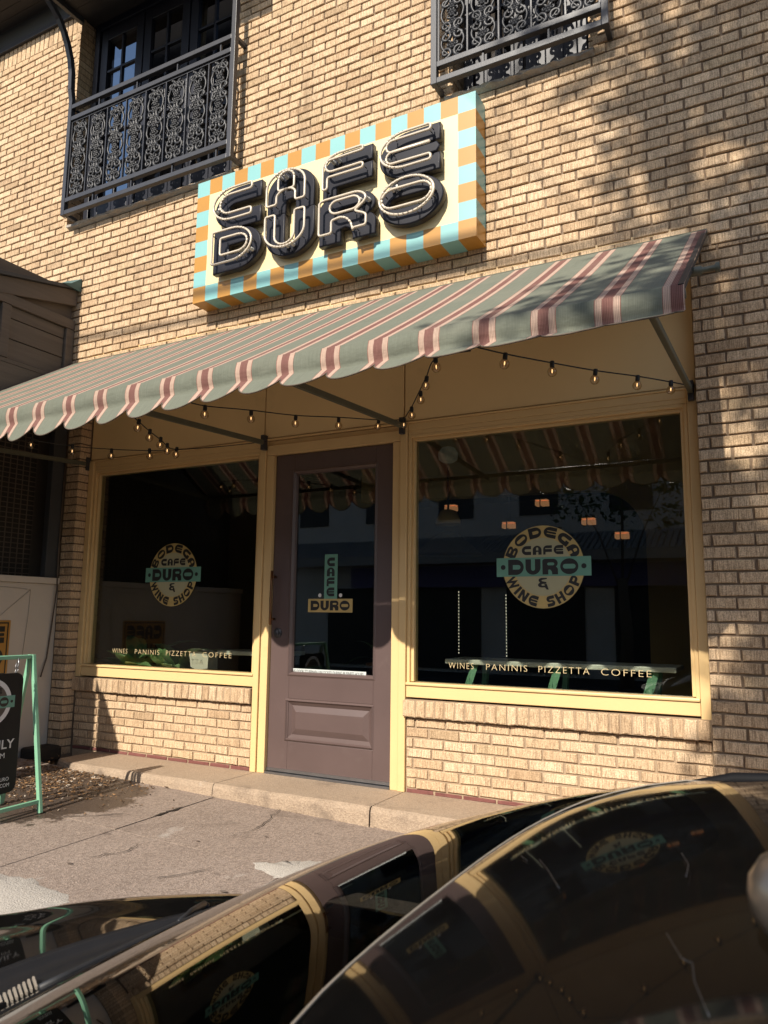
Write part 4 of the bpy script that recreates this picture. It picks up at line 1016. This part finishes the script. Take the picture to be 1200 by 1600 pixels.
on_board('panel_band', rect_mesh(rr*2.3, rr*.5), M['badge_green'], 0, cz, .002); on_board('panel_lettering', deco_line('DURO', rr*.4, rr*1.7, .12), M['black_print'], 0, cz-rr*.2, .003)
on_board('panel_lettering', deco_line('CAFE', rr*.24, rr*1.0, .16), M['black_print'], 0, cz+rr*.36, .003)
on_board('panel_dot', disc_mesh(rr*.06), M['black_print'], rr*1.0, cz, .003)
on_board('panel_lettering', font_mesh('DAILY', .20, .05, offset=.01), M['white_print'], .07, -.085)
on_board('panel_lettering', font_mesh('PM', .05, .028), M['white_print'], .09, -.135)
on_board('panel_lettering', font_mesh('DURO', .075, .020), M['white_print'], .115, -.262)
on_board('panel_lettering', font_mesh('O.COM', .085, .020), M['white_print'], .115, -.295)
for y in (by-.16, by+.16):
    mb = MB(); mb.tube([(bx+.01, y, tz-.012), (bx+.016, y, tz-.05), (bx-.006, y, tz-.115)], .004, 6)
    for k in range(2): mb.tube([(bx+.002+.010*math.cos(a), y+.010*math.sin(a)*.6, tz-.05-k*.03+.016*math.sin(a)) for a in [R(30*q) for q in range(12)]], .0025, 5, True)
    build(mb, 'chain_link', M['steel'], af, smooth=True)
# leaf litter
mb = MB(); rg = random.Random(11)
for i in range(2300):
    x = rg.gauss(-4.45, .33); y = rg.gauss(-.74, .25)
    if y > -.44 and x > -4.8: y = -.45-abs(rg.gauss(0, .05))
    if x < -5.2: x = -5.1+rg.uniform(0, .3)
    s = rg.uniform(.006, .016)*(1.4 if rg.random() < .12 else 1); a = rg.uniform(0, 6.28); z = gz(x, y)+.003
    ca, sa = math.cos(a)*s, math.sin(a)*s; c = rg.uniform(.0, .012)
    mb.add([(x-ca, y-sa, z+c), (x-sa*.5, y+ca*.5, z+rg.uniform(0, .004)), (x+ca, y+sa, z+c*.6), (x+sa*.5, y-ca*.5, z)], [(0, 1, 2, 3)])
def litter_mat():
    m, t, b = base_mat('dry_leaf'); g = nd(t, 'ShaderNodeNewGeometry')
    c = ramp(t, g.outputs['Random Per Island'], [(0, (.05, .03, .018)), (.4, (.13, .07, .03)), (.65, (.28, .15, .06)), (.82, (.08, .05, .03)), (.95, (.40, .32, .24)), (1, (.55, .48, .40))])
    t.links.new(c, b.inputs['Base Color']); b.inputs['Roughness'].default_value = .8; return m
o = build(mb, 'leaf_litter', litter_mat()); o['kind'] = 'stuff'

# =================================================================== SHOP INTERIOR
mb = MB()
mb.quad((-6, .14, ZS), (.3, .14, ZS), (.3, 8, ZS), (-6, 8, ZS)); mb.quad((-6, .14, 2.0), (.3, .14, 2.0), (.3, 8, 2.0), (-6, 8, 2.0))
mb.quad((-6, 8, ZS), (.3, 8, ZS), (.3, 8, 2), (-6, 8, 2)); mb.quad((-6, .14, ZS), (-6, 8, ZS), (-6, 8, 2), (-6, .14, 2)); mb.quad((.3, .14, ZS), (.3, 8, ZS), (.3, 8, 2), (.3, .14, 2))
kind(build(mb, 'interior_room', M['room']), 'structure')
# arched ochre partition
pts = [(-3.4, 2.0), (-3.4, 1.05)]+[(-3.35, 1.05), (-1.32, 1.02)]+arc(-1.32, .60, .42, .42, 90, 0, 10)+[(-.90, ZS), (.28, ZS), (.28, 2.0)]
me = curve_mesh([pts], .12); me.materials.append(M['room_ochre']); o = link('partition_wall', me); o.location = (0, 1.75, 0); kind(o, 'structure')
def pendant(x, y, z, lb):
    t = thing('pendant_lamp', lb, 'pendant lamp', (x, y, z), 'amber pendants inside the shop')
    mb = MB(); mb.box(-.062, .062, -.045, .045, -.024, .024); mb.box(-.062, .062, -.045, .045, .028, .040); build(mb, 'lamp_shade', M['lamp_glow'], t, bevel=.01)
    mb = MB(); mb.box(-.012, -.004, -.053, .053, -.034, .052); mb.tube([(0, 0, .052), (0, 0, 2.0-z)], .006, 6); build(mb, 'lamp_stem', M['black'], t)
for x, z, lb in ((-3.079, 1.154, 'amber box pendant beside the globe lamp, leftmost of the five in the right window'), (-2.093, 1.149, 'amber box pendant highest above the round emblem in the right window'), (-2.443, .939, 'amber box pendant just up and left of the round emblem'), (-1.635, .939, 'amber box pendant just up and right of the round emblem'), (-1.326, .789, 'amber box pendant farthest right, lowest of the five in the right window')): pendant(x, 3.0, z, lb)
gl = thing('globe_lamp', 'opal ceiling globe lamp with long stem and bowl shade inside the right window', 'lamp', (-2.177, .8, 0))
mb = MB(); mb.lathe([(.001, .075), (.05, .06), (.075, .02), (.07, -.03), (.04, -.05), (.001, -.055)], (0, 0, 1.21), 18); build(mb, 'globe', M['globe_glow'], gl, smooth=True)
mb = MB(); mb.tube([(0, 0, 1.15), (0, 0, .80)], .007, 8); build(mb, 'stem', M['black'], gl)
mb = MB(); mb.lathe([(.03, .80), (.06, .79), (.09, .73), (.095, .69), (.09, .69), (.085, .725), (.055, .78)], (0, 0, 0), 18); build(mb, 'bowl_shade', M['room_ochre'], gl, smooth=True)
mb = MB(); mb.lathe([(.25, .46), (.245, .47), (.10, .60), (.03, .64), (.03, .62), (.10, .585), (.235, .46)], (0, 0, 0), 24); build(mb, 'wide_shade', M['room'], gl, smooth=True)
for x, z0, z1, lb in ((-2.585, -.304, .235, 'vertical strand of tiny bead lights left of the round window emblem'), (-2.142, -.317, .205, 'vertical strand of tiny bead lights just under the round window emblem')):
    mb = MB(); n = 20
    for k in range(n): mb.lathe([(.0005, .005), (.004, .003), (.005, 0), (.004, -.003), (.0005, -.005)], (x, 2.0, z0+(z1-z0)*k/(n-1)), 6)
    tag(build(mb, 'bead_strand', M['bead_glow'], smooth=True), lb, 'bead lights')
# counter ledges with green trestle legs
def counter(x0, x1, y0, y1, z, legs, label):
    t = thing('window_counter', label, 'counter', (0, 0, 0), 'marble window counters')
    mb = MB(); mb.box(x0, x1, y0, y1, z-.03, z); build(mb, 'marble_top', M['marble'], t, bevel=.006)
    for x in legs:
        mb = MB(); mb.bar((x+.05, y0+.06, z-.032), (x-.03, y0-.02+.02, z-.32), .05, .03); mb.bar((x+.05, y1-.06, z-.032), (x-.03, y1, z-.75), .05, .03); mb.box(x-.02, x+.03, y0+.04, y1-.04, z-.20, z-.17); build(mb, 'trestle_leg', M['green'], t)
counter(-1.93, -.545, .17, .50, -.256, (-1.80, -1.27, -.72), 'pale marble counter on green legs behind the right window')
counter(-3.82, -3.25, .20, .55, -.262, (-3.45,), 'pale marble counter with green leg behind the left window')
def leafy(name, label, cx, cy, z0, n, L, w, seed, spread=.9):
    t = thing(name, label, 'potted plant', (cx, cy, z0)); rg = random.Random(seed)
    mb = MB(); mb.lathe([(.08, -.25), (.11, -.02), (.12, -.02), (.12, .0), (.10, 0), (.09, -.03)], (0, 0, 0), 16); build(mb, 'pot', M['terracotta'], t, smooth=True)
    for i in range(n):
        a = 2*math.pi*i/n+rg.uniform(-.3, .3); tilt = rg.uniform(.25, spread); l = L*rg.uniform(.7, 1.1); ww = w*rg.uniform(.8, 1.1); rw = []
        for k in range(9):
            f = k/8; rad = l*f*math.sin(tilt+f*.5); h = l*f*math.cos(tilt*.8+f*.7); half = ww*math.sin(math.pi*min(1, .04+f*.96))**.8*(1 if f > .12 else .25)
            c = Vector((math.cos(a)*rad, max(math.sin(a)*rad, (.085-cy)+.015*math.sin(k+i)), h)); s = Vector((-math.sin(a), math.cos(a), 0))*half
            rw.append([c-s+Vector((0, 0, half*.35)), c, c+s+Vector((0, 0, half*.35))])
        mb = MB(); mb.grid(rw); build(mb, 'leaf', M['plant'], t, smooth=True)
    return t
leafy('window_plant', 'broad leaved plant at the left end of the left window', -4.72, .28, -.54, 14, .56, .07, 3)
leafy('window_plant', 'broad leaved plant behind the round emblem of the left window', -4.26, .28, -.56, 14, .58, .075, 4)
leafy('window_plant', 'small spiky plant behind the lower door pane', -2.78, .9, -.35, 14, .30, .018, 5, 1.2)
mb = MB(); rg = random.Random(2)
mb.add([(-4.02+.17*a+rg.uniform(-.012, .012), .13+.12*b, -.40+.085*c+rg.uniform(-.01, .012)) for c in (0, 1, 1.5) for b in (0, 1) for a in (0, .5, 1)], [(0, 1, 7, 6), (1, 2, 8, 7), (3, 9, 10, 4), (4, 10, 11, 5), (0, 6, 9, 3), (2, 5, 11, 8), (6, 7, 13, 12), (7, 8, 14, 13), (9, 15, 16, 10), (10, 16, 17, 11), (6, 12, 15, 9), (8, 11, 17, 14), (12, 13, 16, 15), (13, 14, 17, 16)])
tag(build(mb, 'paper_bag', M['paper'], smooth=False), 'crumpled white paper bag on the sill inside the left window', 'bag')

# =================================================================== PARKED CAR
YC, YS = -3.48, 1.0
car = thing('parked_car', 'glossy black car parked in front of the shop, roof and hood in the foreground', 'car', (0, YC, ROAD_Z))
def L(x, y, z): return (x, y, z-ROAD_Z)
ST = [(-2.86, -1.12, .70), (-2.74, -1.02, .80), (-2.50, -.955, .90), (-2.13, -.893, .965), (-1.86, -.812, .99), (-1.61, -.752, 1.0), (-1.39, -.708, 1.0), (-1.13, -.660, 1.0), (-.6, -.64, 1.0), (.2, -.63, 1.0), (1.0, -.63, 1.0), (1.6, -.65, .98), (1.9, -.69, .92), (2.02, -.82, .84)]
SEC = [(0, .004), (.30, .0), (.52, -.008), (.62, -.016), (.70, -.006), (.765, 0), (.82, -.022), (.865, -.085), (.885, -.24), (.885, -.45), (.86, -.62), (.80, -.68)]
rowsP = []
for x, zc, s in ST:
    half = [(y*s*YS, max(zc+dz, -1.40)) for y, dz in SEC]
    rowsP.append([L(x, -y, z) for y, z in half[::-1]]+[L(x, y, z) for y, z in half[1:]])
mb = MB(); mb.grid(rowsP); n = len(rowsP[0]); k = len(rowsP)
mb.f.append(tuple(range(n))); mb.mi.append(0); mb.f.append(tuple(range((k-1)*n, k*n))[::-1]); mb.mi.append(0)
build(mb, 'body', M['paint'], car, sub=2)
RX = [(-.40, -.328), (-.354, -.298), (-.29, -.270), (-.14, -.222), (0, -.192), (.3, -.168), (.6, -.176), (.9, -.215), (1.12, -.275), (1.3, -.35)]
def zc_roof(x):
    for (xa, za), (xb, zb) in zip(RX, RX[1:]):
        if x <= xb: return za+(zb-za)*max(0, (x-xa)/(xb-xa))
    return RX[-1][1]
def crown(x): return .016+.046*min(1, max(0, (x+.36)/.40))
HW = .65                                    # half width of the roof
def hx(u): return -.354+.26*abs(u)**3.7       # header seam, swept back at both corners
def roof_pt(x, u):
    roll = .012*max(0, (abs(u)-.86)/.14)**2
    return L(x, HW*u, zc_roof(x)-crown(x)*u*u*1.15-roll)
def ws_pt(u, v):      # u -1..1 across, v 0 base .. 1 header
    bx_, by_, bz_ = -1.080+.055*u*u, .715*u, -.606-.014*u*u
    H = roof_pt(hx(u), u); bul = .040*math.sin(math.pi*v)**.75*(1-.75*abs(u)**7)
    return (bx_+(H[0]-bx_)*v-bul*.3, by_+(H[1]-by_)*v, bz_-ROAD_Z+(H[2]-bz_+ROAD_Z)*v+bul)
mb = MB(); mb.grid([[ws_pt(-1+2*i/24, j/16) for i in range(25)] for j in range(17)]); build(mb, 'windscreen', M['car_glass'], car, smooth=True)
mb = MB(); mb.tube([Vector(ws_pt(-1+2*i/24, .0))+Vector((-.006, 0, .0)) for i in range(25)], .007, 6); build(mb, 'windscreen_seal', M['rubber'], car, smooth=True)
mb = MB(); mb.tube([Vector(ws_pt(-1+2*i/24, 1.0))+Vector((.000, 0, .0)) for i in range(25)], .0012, 8); build(mb, 'header_glint', M['glint_fittings'], car, smooth=True)  # pale line painted in for the sunlit reflection along the header seam
mb = MB(); us = [-1, -.97, -.9, -.75, -.55, -.35, -.15, 0, .15, .35, .55, .75, .9, .97, 1]
mb.grid([[roof_pt(hx(u)+(1.12-hx(u))*f, u) for u in us] for f in (0, .02, .06, .12, .2, .3, .42, .55, .7, .85, .95, 1)]); build(mb, 'roof', M['paint'], car, sub=1)
for s in (-1, 1):
    mb = MB(); mb.tube([Vector(ws_pt(s, .40+.6*k/10))+Vector((0, s*.006, .008)) for k in range(10)]+[Vector(roof_pt(hx(s)+(1.12-hx(s))*k/40, s))+Vector((0, s*.006, .008)) for k in range(41)], .011, 8); build(mb, 'roof_gutter', M['gutter'], car, smooth=True)
    mb = MB(); pts = [Vector(ws_pt(s, j/8)) for j in range(9)]
    mb.grid([[p+Vector((0, -s*.004, .002)), p+Vector((0, s*.010, .000)), p+Vector((.010, s*.022, -.014)), p+Vector((.03, s*.03, -.04))] for p in pts]); build(mb, 'windscreen_pillar', M['paint'], car, smooth=True)
    g = MB(); g.grid([[L(-.95+(-.40+.95)*f+.0, s*(.80-.15*f), -.64+.25*f) , L(.3, s*(.85-.20*f), -.63+.36*f), L(1.35-.25*f, s*(.83-.18*f), -.64+.25*f)] for f in (0, .5, 1)]); build(g, 'side_window', M['car_glass'], car, smooth=True)
    for x in (-1.85, 1.15):
        wh = MB(); wh.lathe([(.20, -.09), (.30, -.095), (.325, -.07), (.33, 0), (.325, .07), (.30, .095), (.20, .09)], L(x, s*.79, ROAD_Z+.33), 28, 'y'); w_ = build(wh, 'wheel', M['rubber'], car, angle=50)
        ri = MB(); ri.lathe([(.03, .08), (.05, .10), (.12, .07), (.19, .085), (.20, .05), (.20, -.05)], L(x, s*.79, ROAD_Z+.33), 20, 'y'); build(ri, 'rim', M['steel'], w_, angle=50)
g = MB(); g.grid([[L(1.12+.48*f, y*(.96+.15*f), -.290-.36*f+.03*math.sin(math.pi*f)) for y in (-.62, -.31, 0, .31, .62)] for f in (0, .25, .5, .75, 1)]); build(g, 'rear_window', M['car_glass'], car, smooth=True)
# hairline scratches in the roof lacquer
def on_roof(px, py):
    d = CR*((px-600)/F_PX)-CU*((py-800)/F_PX)+_f; t = .3
    for _ in range(40):
        q = CAM+d*t; zr = roof_pt(q.x, (q.y-YC)/HW)[2]+ROAD_Z; t += (zr-q.z)/d.z*.7
    q = CAM+d*t; return Vector(L(q.x, q.y-YC, q.z+.0006))
for pts in (((814, 1338), (824, 1346)), ((843, 1344), (855, 1358), (874, 1389)), ((1065, 1334), (1076, 1352), (1072, 1371)), ((1041, 1459), (1066, 1500), (1082, 1506), (1085, 1535), (1108, 1590))):
    mb = MB(); P = [on_roof(*p) for p in pts]; mb.tube([P[0]]+[a.lerp(b, k/4) for a, b in zip(P, P[1:]) for k in range(1, 5)], .00022, 4); build(mb, 'scratch', M['steel'], car, smooth=True)
# cowl, grille louvres, wipers
mb = MB()
rowsP = []
for i in range(25):
    u = -1+2*i/24; p = Vector(ws_pt(u*.98, 0)); xh = -1.285+.20*u*u
    w_ = p.x-xh; rowsP.append([Vector((xh, p.y, p.z-.042)), Vector((xh+.004, p.y, p.z-.022)), Vector((xh+.018, p.y, p.z-.024)), Vector((xh+.022, p.y, p.z-.033)), Vector((xh+w_*.45, p.y, p.z-.031)), Vector((xh+w_*.48, p.y, p.z-.022)), Vector((xh+w_*.80, p.y, p.z-.018)), Vector((p.x-.006, p.y, p.z-.003))])
mb.grid(rowsP); cw = build(mb, 'cowl', M['plastic'], car, smooth=True)
def at_z(px, py, z):
    d = CR*((px-600)/F_PX)-CU*((py-800)/F_PX)+_f; q = CAM+d*((z-CAM.z)/d.z); return L(q.x, q.y-YC, q.z)
for i in range(9):
    mb = MB(); mb.bar(at_z(-4+7.6*i, 1578-4.2*i, -.620), at_z(-9+7.6*i, 1562-4.2*i, -.620), .0035, .006); build(mb, 'louvre', M['glint_fittings'], cw)
for y0, y1 in ((.60, .04), (-.02, -.58)):
    mb = MB(); P = [Vector(ws_pt((y0+(y1-y0)*k/10)/.715, .045+.02*math.sin(math.pi*k/10)))+Vector((-.004, 0, .007)) for k in range(11)]
    mb.tube(P, .006, 6); piv = Vector(L(-1.16, y0-.06, -.628)); mb.tube([piv, piv.lerp(P[5], .5)+Vector((0, 0, .006)), P[5]+Vector((0, 0, .004))], [.008, .006, .004], 8); mb.lathe([(.012, 0), (.012, .006), (.008, .010)], piv-Vector((0, 0, .006)), 10); build(mb, 'wiper', M['black'], car, smooth=True)
mb = MB(); mb.box(-1.02, -.5, -.60, .60, ROAD_Z*0+.80, .92); 
for s in (-.36, .36): mb.box(-.05, .45, s-.24, s+.24, .55, .80); mb.box(.40, .55, s-.23, s+.23, .70, 1.14)
build(mb, 'cabin_seats', M['interior'], car, bevel=.04)
mb = MB(); Pw = CAM+(CR*(653/F_PX)-CU*(605/F_PX)+_f)*.45; P0 = Vector(L(Pw.x, Pw.y-YC, Pw.z))
mb.lathe([(.0005, .030), (.012, .0275), (.022, .0205), (.0285, .010), (.030, 0), (.0285, -.010), (.022, -.021), (.012, -.028), (.010, -.045), (.012, -.10)], P0, 24)
an = build(mb, 'roof_antenna', M['chrome'], car, smooth=True)

# =================================================================== ACROSS THE STREET, TREES, WIRE
ob = thing('opposite_building', 'pale stucco building across the street with ribbed metal awning', 'building')
mb = MB(); mb.box(-16, 10, -19, -16, 1.6, 5.2); mb.box(-16, 10, -18.6, -16.3, ROAD_Z, 1.6); build(mb, 'wall', M['stucco'], ob)
mb = MB()
for i in range(120): x = -14+.15*i; mb.bar((x, -15.95, 2.35), (x, -14.6, 1.75), .10, .02)
mb.box(-14, 4, -14.64, -14.60, 1.5, 1.75); build(mb, 'metal_awning', M['far_metal'], ob)
mb = MB(); mb.box(-12, -2, -15.99, -15.95, .9, 1.5); build(mb, 'banner', M['banner'], ob)
mb = MB()
for x in (-13, -10, -7, -4, -1, 2, 5): mb.box(x, x+2.2, -16.28, -16.24, ROAD_Z+.1, .9)
build(mb, 'shop_window', M['black'], ob)
mb = MB()
for x in (-14, -11.5, -9, -6.5, -4, -1.5, 1, 3.5): mb.box(x, x+1.1, -15.99, -15.96, 2.9, 4.5)
build(mb, 'window', M['dark_frame'], ob)
def tree(label, x, y, zb, h, blobs, nleaf, seed):
    t = thing('street_tree', label, 'tree', (x, y, zb), 'street trees by the road'); rg = random.Random(seed)
    tr = MB(); tr.tube([(0, 0, 0), (.05, .02, h*.25), (-.02, .05, h*.5)], [.17, .13, .10], 10)
    for bx_, by_, bz_, br in blobs:
        tr.tube([(-.02, .05, h*.42), ((bx_-x)*.5, (by_-y)*.5, h*.42+(bz_-zb-h*.42)*.6), (bx_-x, by_-y, bz_-zb)], [.030, .018, .008], 6)
    build(tr, 'trunk', M['bark'], t, smooth=True)
    lf = MB()
    for bx_, by_, bz_, br in blobs:
        n = int(nleaf*br**2)
        for i in range(n):
            if i % 9 == 0:
                d = Vector((rg.gauss(0, 1), rg.gauss(0, 1), rg.gauss(0, 1))).normalized()*br*rg.random()**.45
            c = Vector((bx_-x, by_-y, bz_-zb))+d+Vector((rg.gauss(0, .13), rg.gauss(0, .13), rg.gauss(0, .10)))
            a = Vector((rg.gauss(0, 1), rg.gauss(0, 1), rg.gauss(0, .6))).normalized(); b = a.cross(Vector((rg.gauss(0, 1), rg.gauss(0, 1), rg.gauss(0, 1)))).normalized(); s = rg.uniform(.035, .075)
            lf.add([c-a*s*1.5, c+b*s*.7, c+a*s*1.5, c-b*s*.7], [(0, 1, 2, 3)])
    build(lf, 'crown', M['leaf'], t)
def sh(xw, zw, t): return (xw-.03*t, -.11-t, zw+.75*t)     # where something must hang to shade a wall point
BL_ = []; rgt = random.Random(31)
for i in range(34):          # dense: the brick pier and the right of the awning
    BL_.append((*sh(rgt.uniform(-.10, .62), rgt.uniform(-.9, 2.3), rgt.uniform(6.2, 8.2)), rgt.uniform(.20, .34)))
for i in range(26):          # looser: the upper wall
    f = rgt.random()**1.5; BL_.append((*sh(.30-1.05*f, 2.3+2.0*rgt.random(), rgt.uniform(6.2, 8.2)), rgt.uniform(.12, .26)))
for xw, zw, r in ((-.95, 3.35, .13), (-1.22, 3.60, .16), (-.62, 3.45, .20), (-.72, 3.05, .10), (-1.62, 3.22, .06)): BL_.append((*sh(xw, zw, 7.5), r))
for xw, yy, zw, r in ((-.55, -1.2, 1.42, .22), (-.32, -1.3, 1.35, .30), (-.75, -1.45, 1.2, .18), (-.45, -.7, 1.75, .22), (-1.0, -1.4, 1.25, .12), (-.7, -1.0, 1.5, .14), (-.3, -.4, 1.9, .2)):
    tt = 7.0; BL_.append((xw-.03*tt, yy-tt, zw+.75*tt, r))
tree('leafy street tree behind the camera shading the right of the wall', 3.2, -8.6, ROAD_Z, 8.5, BL_, 1250, 8)
tree('round street tree across the road', -3.2, -13.2, ROAD_Z, 5.0, [(-3.2, -13.2, 3.4, 1.3), (-4.2, -13, 2.9, .9), (-2.3, -13.4, 3.0, 1.0), (-3.0, -12.6, 4.3, .9)], 260, 9)
mb = MB(); mb.tube([(-9+.5*i, -6.2, 6.93-.012*i+.012*(i-14)**2*.1) for i in range(30)], .022, 6)
tag(build(mb, 'overhead_wire', M['black'], smooth=True), 'overhead street cable whose thin shadow crosses the sign', 'cable')
